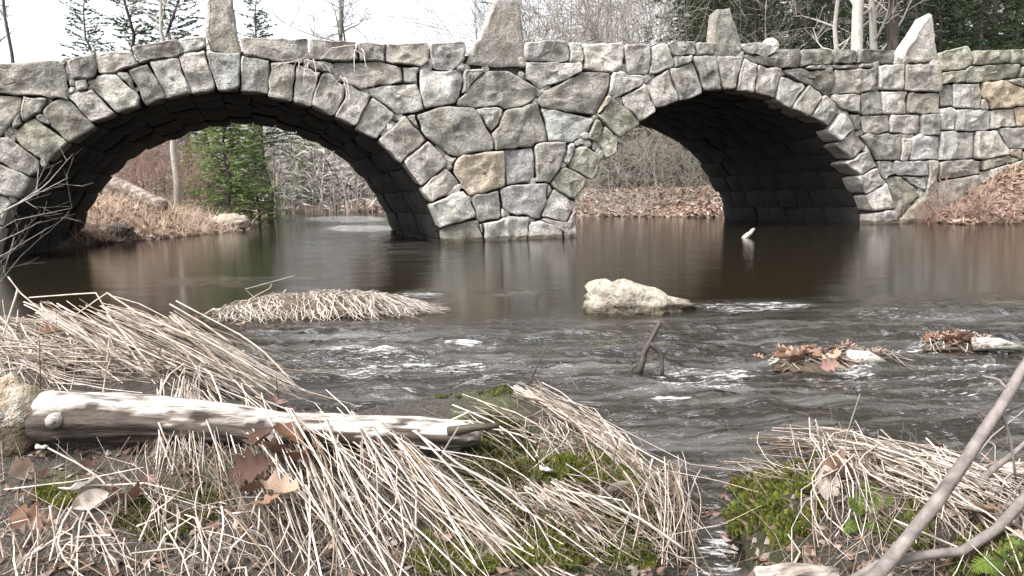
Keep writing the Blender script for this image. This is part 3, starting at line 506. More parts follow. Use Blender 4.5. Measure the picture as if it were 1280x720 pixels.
go 1276.8,81.3 1275.2,95.2 1271.7,96.7 1256.8,98.2 1253.2,99.7 1217.3,102.7 1212.6,102.7 1208.9,99.5 1208.3,95.1 1208.8,88.6 1209.8,86.5 1215.5,81.9 1227,82.3 1260.3,79.8 1272.3,80.3
gm 1276.8,95.9 1277.4,85.6 1278.9,82.6 1291.5,82.3 1296.5,83 1307.5,82.3 1309.7,84.8 1309.6,97.7 1306.6,99.7 1303.7,99.6 1301.2,98.2 1295,97
gm 1258.1,99.8 1277.8,97.3 1296.2,98.9 1300.6,99.8 1301.5,100.8 1301.5,107.9 1300.1,109.9 1285.8,109.5 1277.7,107.7 1264.4,103.1
gd 1189.2,105.5 1190.7,107 1190.7,131.3 1189.6,133 1176.5,133.7 1175.3,131.9 1175.8,109 1176.9,107.3 1179.8,107.5
gb 1212.7,135 1195,135 1191.9,133.7 1192.8,105.3 1198.4,104.3 1212.6,104.8
gm 1226.1,103.3 1226.6,118 1227.7,123.2 1226.6,123.7 1226.2,125.3 1226.7,134.4 1226,135.7 1215.3,135.3 1214.3,134.9 1214.3,104.4
gl 1228.9,124.4 1231.9,125.3 1234.6,127.4 1237.2,135.7 1236.8,137.2 1227.9,136.7 1227.8,125.6
gt 1285.6,130.7 1282.9,131.7 1270.4,132.7 1260.6,134.7 1244.8,135.6 1240.4,136.6 1238.9,135.8 1235.4,125.6 1230,122 1229.3,120.3 1228.3,116.7 1229,102.8 1255.1,100.8 1267.3,105.9 1285.2,110.8
gx 1176.1,162.7 1175.9,143.6 1174.8,140 1175.6,135.3 1188.1,134.4 1192.7,136 1193.7,137.7 1193.7,140.2 1192.7,160.9 1191.1,162.1
gb 1193.9,163.2 1194.9,141.3 1195.4,138.1 1196.4,136.9 1218.1,136.8 1228.2,138.4 1239.5,138.8 1238.1,159.2 1238.6,161.2 1237.2,162.2 1220.6,162.5 1216.4,163.7
gl 1239.8,159.8 1241.4,142.2 1240.9,138.3 1243.2,137.4 1259.4,135.8 1269.2,135.7 1270.6,158.2 1250.9,158.5 1244.1,160.7 1240.8,160.6
gt 1270.8,134.3 1279.9,133.3 1284.8,133.3 1289.4,134.5 1310.7,134.5 1310.2,157 1309.2,158.1 1307,158.2 1273.3,157.7 1271.9,155.3
gb 1175.8,200.2 1175.8,165.6 1177.1,164.4 1192.1,163.9 1194.6,164.9 1218.1,165.4 1219.1,166.9 1219.2,172.4 1217.7,197.7
gl 1263.6,192.1 1227.7,199.7 1220.6,199.2 1219.3,198.2 1221.1,164.4 1238.2,163.8 1240.7,162.5 1247.4,162.9 1256.1,176.8
gb 1249.4,160.7 1272.3,159.3 1309,159.8 1310.2,161.3 1310.2,163.3 1311.7,164.8 1311,185.8 1308.6,186.7 1285.6,186.7 1282.7,186.5 1280.2,185.1 1262.2,184.7 1252.4,168.2
gm 1226.5,201.8 1227.2,212.7 1226,216.1 1223.5,217.2 1206.9,220.2 1175.8,224.8 1175.9,202.8 1177.8,201.8 1214.9,199.3 1217,199.4 1219.7,201.1 1224.3,200.8
go 1277.1,198.8 1276.5,200.7 1236.2,211.1 1229.4,212.2 1228.8,210.9 1228.3,202.5 1228.9,201.2 1232,200.3 1264.3,193.8 1267.1,196.4
gt 1264.3,187 1267.2,186.3 1279.5,186.8 1280.2,187.6 1279.6,197.1 1277.9,197.7 1267.7,195.2 1265.5,192.7
gm 1225.6,218.3 1226.1,260.6 1224.3,261.6 1219.2,261.7 1176.9,261.2 1175.9,259.4 1175.9,227
gm 1278.3,200.8 1280.5,202.4 1280.7,206.1 1280.5,226.3 1281.7,227.7 1281.7,260.7 1279.2,261.6 1273.7,261.7 1228.8,261.6 1227.9,259.1 1227.8,216.1 1228.5,213.9 1231.8,213.8 1268.2,204.4
gm 1286.9,131.6 1287.4,111.4 1289.6,110.8 1301.3,111.3 1303.8,109.3 1309.3,108.8 1330.6,108.3 1331.7,111.3 1331.6,126.5 1328.2,129.8 1313.4,130.2 1310.9,132.7 1288.3,132.7
gm 1330,226.7 1286.4,226.7 1283.9,226.6 1282.4,225.5 1281.9,201.5 1281,199.5 1281.4,189.4 1283.2,188.4 1309.2,188.4 1314.1,186.8 1319,187.4 1325.2,192.6 1325.7,196.1 1328.2,198.3 1329.5,201.3 1330.7,220.3
gl 1357.5,62.3 1354.6,66.8 1355.2,92.9 1355.1,94.8 1353.2,97.6 1333.4,98.6 1329.7,101.7 1325.3,102.2 1311.3,102.7 1309.4,101.8 1311.3,97.8 1311.5,85.8 1310.9,83.1 1308.9,80.1 1309.3,66.2 1315.5,64.9 1345.2,62.3
gm 1400.6,63.4 1401.2,65.1 1400.6,94.7 1399.2,95.8 1395.4,96.7 1365.4,97.6 1362.5,98.7 1360.4,98.5 1357.9,96.1 1356.9,94.7 1357,83 1356.3,80.1 1356.3,67.1 1357.4,65.8 1360.2,63.8 1392.5,62.3 1399.1,62.3
go 1402.8,63.3 1404.4,62.3 1409.2,62.4 1444.9,64.9 1446.5,65.8 1448.6,90.1 1448.2,93.7 1444.8,97.7 1406.6,96.2 1402.8,94.9
go 1361.7,131.7 1357.3,132.1 1355.1,130.1 1337.5,129.6 1334.3,127.6 1333.5,126.6 1332.3,105.4 1333.3,101.4 1335.6,99.8 1354,99.3 1356,97.3 1359.9,100.4 1363.2,100.4 1364.2,128.4
go 1365.8,99.4 1392.5,98.4 1399.2,97.9 1401.7,96.9 1409.1,98.4 1410.7,103.3 1410.7,125.4 1409.7,128.7 1406.9,130.7 1401.2,131.2 1382.7,130.7 1381.8,130.1 1367.6,130.2 1365.8,129.4 1364.9,100.9
gb 1459.6,95.5 1456.2,126 1454.5,133.1 1448.5,133.6 1443.2,129.7 1420.4,131.1 1410.3,130.8 1412.3,127.4 1412.5,112.5 1411.8,106 1412.6,98.8 1414.2,97.8 1445.6,98.9 1450.2,94.8 1458,94.3
gb 1311.8,162.6 1312.3,134.8 1314.4,132.1 1329.1,131.9 1333.2,128.8 1335.5,131.3 1354.6,132 1357.1,134.4 1356.2,162.1 1355.2,163.5 1347.2,164.2 1319.7,162.2 1315.4,164.2
gb 1358.6,163.6 1357.8,162.1 1357.8,153.7 1358.4,134.5 1359.6,133.3 1363.6,132.9 1367.6,131.3 1396.8,132.3 1398,133.3 1399.6,136.1 1400.1,139.3 1400.7,160.7 1395.3,162.6 1373.2,164.7 1360,164.6
gl 1447.2,160.7 1445.6,161.7 1439.6,162.7 1413.6,163.7 1409.8,162.2 1404.8,162.6 1402.4,160.3 1401.4,136.1 1404.6,132.3 1417.3,133 1442.9,131.4 1446.5,134.8
go 1317.4,166 1321,163.8 1354.6,166.4 1365.4,166.3 1367.2,167.3 1365.6,195.9 1362.9,198.2 1354.8,198.1 1352.3,199.2 1330.3,198.1 1327.4,195.1 1326.3,190.9 1319.8,185.7
go 1367.4,195.2 1368.8,168.6 1371,166.3 1397.6,163.9 1401.5,162.4 1402.5,163.4 1410.2,164.5 1409.1,169.1 1410.6,194.7 1409.2,195.7 1373.7,196.2 1369,196.2
gb 1455.1,200.7 1451.1,201.6 1446.3,197.6 1443.1,197.2 1417.1,196.2 1412.9,195.3 1411.8,190.1 1411.1,166.8 1412.3,165.4 1417.1,164.9 1444.6,163.9 1451.4,161.8 1456.2,161.9 1457.2,163.5 1457.2,167.7
gm 1331.2,199.9 1353.4,200.8 1355.1,202.4 1355.2,227.6 1355.1,229.1 1352.9,232.2 1332.3,230.3 1331.4,227.8 1332.3,225.5 1332.4,221.2
gm 1404.2,231.6 1398.6,229.8 1398.4,231.7 1359.8,231.6 1356.9,227.5 1356.6,199.8 1364.2,199.9 1367.8,197.9 1398.7,197.4 1400.6,200.3 1400.5,225.4
gm 1448.2,202.3 1446.7,224.7 1445.3,229.7 1408.4,230.1 1406.6,229.7 1402.3,224.9 1402.3,202.8 1403.9,197.9 1409.9,197 1444.3,198.8
cm -41.9,84.3 -41.9,115.6 -89.1,119.2 -94.5,119.2 -100.1,118 -100.2,86.8 -97.7,85.8 -59.4,83.8 -44.3,83.3
cm -171.5,120.6 -171.7,96.5 -170.5,94.3 -103.9,87.3 -101.9,89 -101.9,117.6 -104.3,119.2 -113.3,119.2 -117,120.7 -122.9,121.2 -149.9,121.6 -154.2,124 -155.7,123.1 -166.1,123.2 -169.6,122.4
wl -31.9,155.7 -37.5,157.2 -42.4,155.1 -70.6,155.6 -72.1,154.7 -73.2,127.4 -72.7,120 -38.1,118.8 -34.3,119.4 -33.4,120.8 -32.8,127.9
wm -74.1,156.6 -78.7,156.6 -83,158.1 -113.6,156.6 -112.3,120.9 -92.6,120.3 -74.9,122.7
wm -115.3,157.3 -129.6,157.1 -148.9,155.2 -152.2,154.1 -152.7,143.4 -152.2,124.9 -147.8,122.8 -116,122.3 -114.7,123.3 -113.8,126.6
wm -191.6,121.9 -180.1,121.3 -173.9,121.8 -170,124.8 -156.8,124.5 -154.8,126.8 -154.3,146.2 -154.4,152.6 -156.8,156.7 -161.1,158.7 -163.8,157.1 -190.6,154.2 -193.6,152.7 -192.7,128.7
wl -40.8,191.1 -43.8,192.7 -45.8,192.7 -69.1,190.1 -78,190.1 -79.6,189.4 -81.2,186.5 -81.2,183.1 -79.4,159.4 -78.2,158.3 -72.1,158.4 -71.2,157.4 -63.4,156.9 -42.5,156.8 -41.2,157.8 -40.3,159.2 -40.3,162.9
wm -81.3,159.8 -81.8,176.6 -82.9,184.5 -82.8,187.8 -81.5,190.7 -82.8,191.8 -112.5,191.7 -114.7,190.3 -121.6,190.7 -122.5,189.3 -121.7,186.9 -121.1,162.2 -119.6,159.5 -101.6,158.8
wm -160.2,189.9 -160.2,161.7 -158.5,159.4 -152.3,155.9 -138.8,157.9 -124.8,158.9 -122.8,161.1 -122.8,177.7 -123.4,186.2 -124.8,188.9 -148.9,190.7 -158.7,190.7
wm -202.2,154.2 -200.8,152.9 -196.2,153.4 -191.7,155.4 -163.5,158.8 -162.3,160 -161.9,163.3 -162.3,189.3 -163.7,190.2 -192.6,190.7 -196.7,194.6 -200.7,194.1
wm -33.3,228.8 -34.9,229.6 -37.4,229.1 -42.8,226.1 -60,226.2 -71.6,225.1 -70.2,191.9 -44.3,194.4 -36.8,192.8 -33.8,194.1 -32.8,218
wm -72.2,191.8 -72.8,220.7 -73.8,225.6 -74.9,226.7 -79,226.7 -81.4,228.2 -90,226.5 -110.3,225.2 -111.5,224.2 -113.7,197 -113.3,193.3 -83,193.4 -78.4,191.4
wl -154.7,225.5 -152.7,220.3 -151.5,193.3 -150.2,192.4 -146.7,191.9 -131,190.8 -124.4,190.8 -122.2,192.3 -116.1,191.8 -114.8,198.4 -113.9,218.8 -112.8,225 -120.8,225.6 -123.3,226.7 -152.8,226.1
wm -195.6,224.8 -196.1,223.1 -195.1,197.3 -194.7,195.8 -191.5,192.3 -159.9,191.9 -154.3,193.1 -154.4,220.8 -156.3,223.3 -166.4,226.2 -194.5,226.1
wb -81.7,258.3 -80.7,230.7 -78.5,228.3 -74.2,228.5 -72,226.9 -44.2,227.9 -42.3,228.1 -40.3,230.7 -40.3,257.6 -41.7,260.6 -67.6,261.2 -71.6,258.6 -80.1,259.2
wm -121.2,228.1 -105.8,226.8 -82.4,229.5 -83.4,261.2 -108.3,262.7 -111.1,262.7 -113.2,261.2 -120.5,260.7 -121.7,259.7
wb -160.5,225.8 -158.3,225.8 -154.8,227.8 -124.2,227.8 -122.8,228.8 -122.8,247.7 -123.8,260.2 -127.6,260.7 -131.6,260 -149.2,260.2 -154.2,259.1 -162.1,258.9 -162.6,253.8 -161.7,234.3 -161.1,233.1 -161.6,227
wl -200.7,265.1 -201.7,263.5 -201.7,226.4 -197.7,225.9 -194.5,227.9 -163.5,227.8 -162.8,236.6 -163.9,246.2 -163.9,259.7 -164.9,261 -188.9,262 -194.7,265.1
wm -33.8,262.3 -33.3,283.1 -34.4,285.7 -39,290.7 -50.2,291.2 -55,295.1 -68.8,294.7 -70.6,294.4 -72.8,292.2 -73.7,289.1 -72.2,267 -68.7,262.8 -42.1,262.4 -37,260.8
wm -70.9,261.2 -73.3,265.4 -73.8,269.2 -75.3,291.1 -73.3,294.3 -73.6,296.1 -95.8,298.2 -99.1,296.7 -111.1,296.5 -111.2,274.7 -110.6,265.7 -109.8,264.3 -84.1,263.5 -81.2,260.8 -75,260.3
wm -154.2,262.8 -153.1,261.5 -145,261.3 -124.8,261.9 -112.8,263.3 -112.8,294.6 -113.6,296.1 -150.9,296.6 -152.2,295.6
wl -155.8,260.3 -153.8,295.1 -154.8,296.3 -161.8,297.2 -173.2,297.2 -175.6,298.5 -177.9,297.6 -189.1,298.2 -191.5,296.2 -192.1,292.8 -192.1,270.9 -192.7,268.9 -191.9,265.9 -189.5,263.9 -164.7,262.9 -161.7,260.3
wb -96.2,300.3 -90.5,298.8 -73.5,298 -69.7,296.3 -56.2,296.3 -55.3,297.7 -54.8,306.5 -55,321.4 -54.3,328.3 -55.3,331.7 -92.7,332.7 -94.2,327.8
wm -94.4,334.4 -95.7,335.7 -98.2,335.6 -133.2,331.7 -134.6,329 -135.2,298.6 -134,297.3 -121.6,297.4 -111.8,298.4 -99.8,298.4 -98.5,299.3 -97.4,300.4 -96.4,319.8
wm -179.2,334.7 -175.1,329.6 -174.7,302.3 -173.1,299.4 -153.3,297.9 -137.4,298.3 -136.3,299.6 -136.5,319.3 -135.4,332.4 -136.5,333.7 -177.4,335.7
wm -217.7,298.5 -208.2,297.3 -196.5,297.3 -193.1,297.4 -191.3,299.4 -178.3,298.8 -176.4,301.3 -177.1,329.7 -180.9,332.6 -213,331.2 -214.2,330.3 -215.1,323.9 -218.1,300.3
km -33.4,263.2 -41.7,261.9 -43.4,258.2 -39.6,251.3 -32.2,253.2 -30.6,257
kl 674.4,118.3 673.7,113.9 680.7,104.5 686,105.1 686.1,110.1 681.8,116.7
kx 488.6,159.4 483,156.7 483.9,151.3 490.1,149.4 498.3,152.7 498.4,156.3
kl 423.4,97.4 416.6,99.7 413.5,95.5 416.9,88.3 421.9,86.1 426.3,89.2
kl 564.5,238.5 564.6,234 569.9,230.7 575.1,236.1 575.5,241.9 570,245.3
kl 788.8,88.2 785.5,91.2 774.2,91 771.1,87.8 777.2,83 783,83.1
kl 730.3,180.6 726.4,177 726.8,170.7 732.6,167.2 738.1,172.8 736,179
km 808.6,101.3 805.4,98.5 806.6,92.1 814.2,92.2 818.8,95.8 818.1,101.4
km 782.2,127.8 774.8,129.1 769.2,126.7 765.7,120.4 769.5,118.6 779.2,121.6
kl 733.1,186.6 729,181.1 729.9,176.7 737.5,173.6 740.7,177.3 740,183.6
kx 531.6,92.2 527.6,85.7 529.3,78.9 534.4,74.8 537.3,79 535.5,88.5
kx 90.5,101.3 84.2,100.8 80.2,95.8 80.6,88.5 86.9,89.3 91.3,95.6
km 659.4,100.3 654.2,100.6 649,96 650.1,88.4 654.7,88.4 660.3,93.5
kl 498.4,151.2 494.1,144.2 496.4,140.4 502.2,139.6 506.9,147.2 504.8,150.5
kx 1151.7,248 1148.4,244 1150.6,235 1156.1,231.1 1158.7,237.1 1154.7,246.3
kl -35.9,166.1 -43.6,162.5 -42.8,157.4 -38.1,154.9 -31.9,156.5 -30.6,162.8
kx 86.7,117.8 86.8,110.5 90.6,107.1 97.9,107.9 97.4,114.2 91.1,118.8
kl 602.9,87.1 603.5,81 610.8,79 614.5,84.6 613.4,89.1 606.2,91
kl 1039.1,89.8 1032.7,87.6 1031.8,83.5 1038.7,79.2 1045.4,81.5 1046,86
kl 562.7,194.9 556.9,197.6 549.7,196.5 546,192.2 550.7,188.6 560.5,190.1
kl 4.6,176.1 2.8,173.1 3.9,164.5 8.5,160.4 12.2,164 10.6,173.4
km 536.1,89.9 531.4,84 533.8,78.6 541.2,78.1 543.5,81.8 540,89.2
kl 1125.8,83.3 1120,79.6 1119.6,74.4 1123.6,69.8 1129.7,72.7 1129.8,80.1
kl -38.1,194.7 -43.9,191 -43.1,185.1 -35.9,184.6 -30.5,189.3 -31.2,193.3
kl 650.7,81.8 648.7,73.1 652.9,70.7 659.3,74.7 659.3,80.9 654.4,83.3
km 1222.9,272.1 1221.2,267.8 1227,258.4 1230.3,257.6 1232.8,262 1229.5,269.4
kx 754.3,199.5 749.7,197.1 746.2,189 747.9,183.7 753.7,186.4 756.6,192.9
kx 571,241.9 568.2,236.7 572.7,229.2 579,229.4 579.7,234.2 575.8,240.4
kx -41,85.8 -46.4,85.3 -49.6,79.6 -47.9,75.4 -42.3,74 -37.6,78.8
kl -44,233.8 -40.3,228.9 -32.7,227.5 -29,231.3 -30.5,234.4 -38.2,237.7
kx 580.1,88.3 573.1,87.8 570.9,82.1 573.6,78 578.7,77.1 583.1,82.1
kl 746.2,188.8 742.5,185.3 743.4,177.9 748.5,175.2 752.5,178.6 751.3,186.5
km -28.2,242.7 -34.6,241.7 -35.9,238.9 -29.5,232.2 -23.3,233.3 -22.3,237.6
kx -21.2,196.1 -26.2,197.4 -31.6,194 -32.8,186.8 -27.3,185.8 -20.9,191.4
kx 1166.4,81.4 1166.9,75.9 1171.3,72 1179,73.5 1178.6,77.3 1172.9,82.4
km 1289.5,230.7 1284.8,236.9 1279.6,234.5 1282.1,226.2 1286.7,222.4 1290.2,224.3
km 680.6,119.1 676.3,121.8 670.5,119.8 668.9,113.8 673.8,110.1 679.3,112
kx -24.2,264.8 -29.4,267.2 -37.2,262 -37.7,258 -31.9,255.9 -25,260.6
km 1130.1,83 1129.3,78.2 1135.5,71.4 1141.6,71.6 1141.6,76.1 1135.9,82.4
kl 76,81.8 74,76.2 78.8,70.5 85.1,71 85.7,76.6 79.4,82.2
kl -24.7,178.3 -29.1,178.2 -33,172.5 -29.9,167 -23.1,167.9 -21,172.9
kx 574.3,83 578.8,79.7 585.9,79.9 589.7,82.9 584.9,88.4 578.4,88.2
kl 923.8,72.2 920.9,67.1 924.1,61.7 931.2,62.5 932.6,69.2 929.7,72.5
kl 890.7,68.5 893.9,63.1 902.7,62.9 905.5,66.4 901.6,71.1 893.2,71.1
kx 1176,268.2 1171.9,260.9 1175.1,258.7 1181.2,261.2 1186.1,268.5 1183.8,271.3
km 92.2,107.5 85.8,107.3 85.3,101.9 88.9,99.4 97.4,98.4 100,102.1
kx 8.4,175.7 6.7,169.5 9.3,164.7 15.6,163.3 17.3,169.3 14.5,174.6
km 56.2,128 58.1,119.5 63.1,119.8 64.8,127.9 62.4,134 58.1,133.5
kl 382,88.2 377.9,83.5 379.2,74.2 382.2,71.8 385.5,74.5 385.9,83.3
kx 487.2,164.8 484.1,163 483,154 485.9,151.3 491.9,154.7 492.6,160.1
km 812.1,102.6 805.8,106 802.7,103.6 803.9,96.4 808.5,93.1 813.7,96.9
kx 557.3,193.4 554.3,194.9 547.2,192.8 544.8,187.2 551.3,184.2 556.4,186.7
km 81.6,96.3 78.9,89.6 83.3,84.8 89.3,86.1 90.4,89.4 86.1,96.1
kl 11.1,171 6.9,169.5 4.8,162 9,158 13.8,160.2 15.4,166.2
kx -26.4,272.8 -31.2,271.9 -36.6,263.6 -35.5,259.1 -29.5,261.1 -26.2,265.9
km 561.6,247.1 559.5,242.3 563.5,235.3 568.1,233.8 569.9,241 566.6,245.6
kl 771.9,178.3 768.4,173.5 770.4,169.7 775.6,169.6 781.5,174.9 779.6,179.3
km -38.9,270.6 -36.5,268 -29.3,266.2 -23.2,269 -25,272.7 -33,274.8
km 1098.3,114.1 1089.4,113.8 1089,109.4 1096.8,106.3 1103.5,107.9 1103.9,110.3
km 501.7,149.4 495.9,151.1 491.8,149.1 490,143.1 495.3,140.7 500.8,143.6
kl 436.2,112.2 430.5,111.1 427.6,106.2 429.6,100.9 435.1,101.6 438.4,106.8
km 419.1,99.1 416.9,94.3 420.8,90.9 425.2,93.1 428.9,101.3 425.7,103.2
km -29.4,280.7 -33.9,279.9 -36.3,273.4 -32.1,269.2 -27.4,270.7 -25.7,276.8
kx 83.1,118.6 81.7,114.1 88.3,107.9 92.5,109 92.9,114.1 87.7,118.8
km 488.1,164.7 484,167.3 478.8,164.1 479.3,159.2 483.4,155.8 489.3,159.1
kl 671.8,229.2 668.3,233.2 663.8,232.8 662.1,226.4 666.1,221.6 670.7,222.6
kl 1118.8,302.8 1118,298.3 1122.4,294 1128.7,297.2 1127.9,302.8 1123.6,305.1
kl 9,163.4 6.4,160.5 9.1,155.3 15.5,157.3 19.1,161.6 17.8,165.2
km 47.2,204.4 50,197.1 53.4,197 57,203.2 55.2,207.9 50.5,209
km -35.8,285.1 -35.7,279.7 -30.6,274.4 -24.9,274.3 -25,278.4 -29.9,284.2
kl 748.8,148.8 741.1,152.3 738.9,148.5 742.4,143.1 748,140.6 751.2,143.7
kx 670,115.3 670,109.6 676,106.1 679.6,107.3 680.3,112.9 674,116.9
km 775.7,133.4 772,130 774.2,122.9 780.3,122.5 782.3,126.8 779.6,132.3
kx 972.2,94.2 974.5,90.6 982.7,88.7 986.5,90.9 985,95.1 975.6,97.1
km 84.5,92.2 81.4,91.2 78.5,84.1 82.4,79.9 85.6,80.8 88.4,88.3
kx 534,81.5 533.9,73 538.1,72.5 541.6,78.1 541.4,84.5 537.6,85.8
kx 458.7,117.7 451.2,115.5 450.7,112.2 459.1,109.3 462.9,110.8 463.5,115.9
kx 739.2,170.2 735.1,174 729.2,173.3 726.7,169.4 730.9,165 737.3,166
km 662.2,278.6 659,273.4 662.3,269.9 666.5,270.7 671,276.6 668,280
km 1134.3,172 1134.4,168.3 1140.6,164.8 1144,166.8 1143.5,173.4 1138.7,175.2
kx 702.8,209.8 697.8,206.7 698.7,203 703.7,201.9 710.2,204.2 710.7,208.7
km 566.1,246.4 562.1,247.5 555.9,244 555.2,238.3 559.8,237.6 564.9,240.8
km 1102.2,81.9 1099.8,86.5 1094.9,86.8 1092.8,81.2 1095.1,76.6 1100.3,76.4
km 786.1,82 784.3,87.6 778.5,87.8 777,82 778.9,78.1 785,78.9
kx 544.4,191.3 543,187.1 547.2,180.9 551.5,180.6 552.9,185.4 550.1,190.2
km 671.2,131.2 665.8,129.2 665.2,123.8 669.3,120.7 674.6,123.5 674.9,127.8
kx 638.6,266.5 636.1,273.4 631.2,272.2 630.5,267 632.7,261.8 637.1,261.8
kl 379.4,71.2 380.7,68 386.6,66.7 389.6,71.5 387.8,75.6 383.2,76.6
kx 1079.6,186.6 1079.8,182.2 1084.9,180.6 1088.4,185.6 1087.6,190.7 1084.1,191.8
kl 477.2,169.5 475.9,166.2 479.3,160.5 485.1,160.8 485.5,166.3 482.8,169.4
km 1157.3,250 1151.8,246.3 1151.9,240.1 1153.7,237.9 1158.5,240.1 1159.6,246.2
kl 1137.3,174 1131.2,173.1 1129.9,168.6 1132.6,165 1138.7,165.9 1140.2,170
kx 1108.4,229.8 1102.2,230.9 1100.2,227.2 1103.5,223.8 1111.7,222.5 1112.3,226.7
km 78.1,83.5 78.9,77.7 83.3,76.1 87.2,80.5 85.9,85.6 81.1,86.7
km 170.4,116.3 163.8,115.2 163.4,112.7 170.4,108.5 176.1,109.7 176.6,112.4
kx 679.3,112.2 680.2,107.5 686.5,104.6 691,106.2 689.5,110.9 681.9,113.4
kx 11.4,252.8 7.9,248.3 9.8,244.5 16.5,245.8 18.9,249 17.7,253.2
km 1080.5,168.4 1074.9,171.7 1071.2,168.8 1072.9,162.8 1077.3,161.3 1080.8,164.2
kl 1063.9,147 1059.1,146.5 1055.4,140.1 1057.5,135.3 1060.2,136 1064.7,144.2
kl 414.8,91.9 414.3,86.9 417.8,83.7 423.6,85.7 424,89.2 420.9,93
kl 593,252.7 587.8,253.2 583.7,248.8 584,244.4 588.9,243.6 593.5,249.1
km 770.6,125.3 764.5,127.1 762.7,125.2 765.8,119.9 772.3,116.9 775.3,119.2
kx 1045.2,141.1 1046.1,136.6 1050.9,133.1 1055.2,133.9 1054.5,139.9 1049.6,143.1
km 1129.6,174.4 1124.6,171.7 1125.1,167.5 1130.8,165.6 1134.4,167.2 1134.9,172.5
km 820.4,97 818.1,101.7 814.5,101.8 813.3,96.3 817,88.5 819.9,89.9
km 16.8,178.3 12.4,176.8 10.7,172.4 14.8,167.6 19.2,170 19.9,175.5
kx 118.6,66.2 115.8,72.9 111.9,71.8 111.3,67.6 113.8,60.5 117.8,60.7
kx 531,84.4 527.2,89.9 524,89.6 520.9,85.2 523.9,80.4 528.6,80.7
km -44.2,120.1 -42.9,114.6 -36.3,112.6 -33.1,115.3 -34.1,118.5 -41.2,121.4
km 109.7,113.4 106.5,109.9 109,105.4 114.9,107 117.4,109.8 115.8,114.3"""
bridge = empty('stone_bridge', (at_y(640, 300, D).x, D, 0)); tag(bridge, 'old double arch fieldstone bridge spanning the whole river', 'bridge')
wing = empty('retaining_wall', (at_y(1230, 280, D).x, D, 0)); tag(wing, 'coursed fieldstone wall right of the vertical joint at the bridge end', 'wall')
def to_xz(px, py): p = at_y(px, py, D); return (p.x, p.z)
def put_stone(kind, t, pxpoly, idx):
    poly = [to_xz(*p) for p in pxpoly]; par = wing if kind == 'g' else bridge
    name = {'c': 'coping_stone', 'v': 'voussoir', 'w': 'wall_stone', 'g': 'wall_stone', 'k': 'chink_stone'}[kind]; par = wing if kind == 'k' and pxpoly[0][0] > 1176 else par
    per = sum(math.dist(poly[i], poly[i-1]) for i in range(len(poly)))
    mb = stone_mesh(poly, D+(random.uniform(.03, .06) if kind == 'k' else random.uniform(-.03, .03)), {'c': .5, 'v': .5, 'w': .3, 'g': .3, 'k': .12}[kind], min(.085, .024+per*.014), idx)
    me = smooth_by(fix(mb.mesh(name, M['stone'], par.location)), 70)
    link(name, me, par, color=tint(t))
for i, ln in enumerate(STONES.strip().split('\n')):
    h_, *pp = ln.split(); put_stone(h_[0], h_[1], [tuple(map(float, q.split(','))) for q in pp], i)

# arch soffits: rows of stones lining each barrel
LARCH = [(-14,345),(-12,325),(2,280),(12,253),(25,247),(35,235),(47,212),(60,200),(88,177),(115,157),(143,141),(172,131),(205,121),(237,114),(270,111),(300,112),(334,116),(365,124),(390,131),(417,142),(446,157),(471,171),(502,201),(527,230),(539,251),(551,282),(558,320),(559,332)]
RARCH = [(718,330),(718,300),(718,264),(727,238),(742,220),(752,200),(771,184),(797,154),(817,140),(849,124),(880,113),(902,110),(920,110),(942,114),(969,122),(991,134),(1011,144),(1037,160),(1049,178),(1065,200),(1077,220),(1085,242),(1094,265),(1095,295),(1095,312)]
def arcline(px, n=None, step=.42):
    p = np.array([to_xz(*q) for q in px])
    for _ in range(3): p[1:-1] = .25*p[:-2]+.5*p[1:-1]+.25*p[2:]
    s = np.r_[0, np.cumsum(np.hypot(*np.diff(p, axis=0).T))]; n = n or int(s[-1]/step); t = np.linspace(0, s[-1], n+1)
    return np.stack([np.interp(t, s, p[:, 0]), np.interp(t, s, p[:, 1])], 1)
def barrel(px):
    A = arcline(px)
    for i in range(len(A)-1):
        p, q = A[i], A[i+1]; d = (q-p)/np.hypot(*(q-p)); nr = np.array([-d[1], d[0]])
        y = D+.40
        while y < D+W-.05:
            y1 = min(y+random.uniform(.45, .85), D+W+random.uniform(-.06, .06)); y1 = D+W+random.uniform(-.05, .05) if y1 > D+W-.3 else y1
            off = random.uniform(-.03, .035); mb = MB(); g = .012; k = 3
            for vv in range(k+1):
                for uu in range(k+1):
                    u = uu/k; v = vv/k; edge = uu in (0, k) or vv in (0, k)
                    c = p+d*np.hypot(*(q-p))*(g+(1-2*g)*u); yy = y+g+(y1-y-2*g)*v
                    o = off + (.025 if edge else -.015) + .03*mnoise.noise(Vector((c[0]*4, yy*4, c[1]*4)))
                    mb.v.append(Vector((c[0]+nr[0]*o, yy, c[1]+nr[1]*o))); mb.c.append((1, 1, 1))
            for vv in (0, 1):
                for uu in (0, 1):
                    c = p+(q-p)*(g+(1-2*g)*uu)+nr*.26; mb.v.append(Vector((c[0], y+g+(y1-y-2*g)*vv, c[1]))); mb.c.append((1, 1, 1))
            K = k+1
            for vv in range(k):
                for uu in range(k): a = vv*K+uu; mb.f.append((a, a+1, a+K+1, a+K))
            b0, b1, b2, b3 = K*K, K*K+1, K*K+2, K*K+3
            mb.f += [tuple(list(range(0, K))+[b1, b0]), tuple([K*k+j for j in range(K)][::-1]+[b2, b3]), tuple([K*j for j in range(K)][::-1]+[b0, b2]), tuple([K*j+k for j in range(K)]+[b3, b1]), (b0, b1, b3, b2)]
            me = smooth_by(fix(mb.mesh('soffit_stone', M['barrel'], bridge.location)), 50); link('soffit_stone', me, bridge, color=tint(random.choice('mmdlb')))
            y = y1
barrel(LARCH); barrel(RARCH)

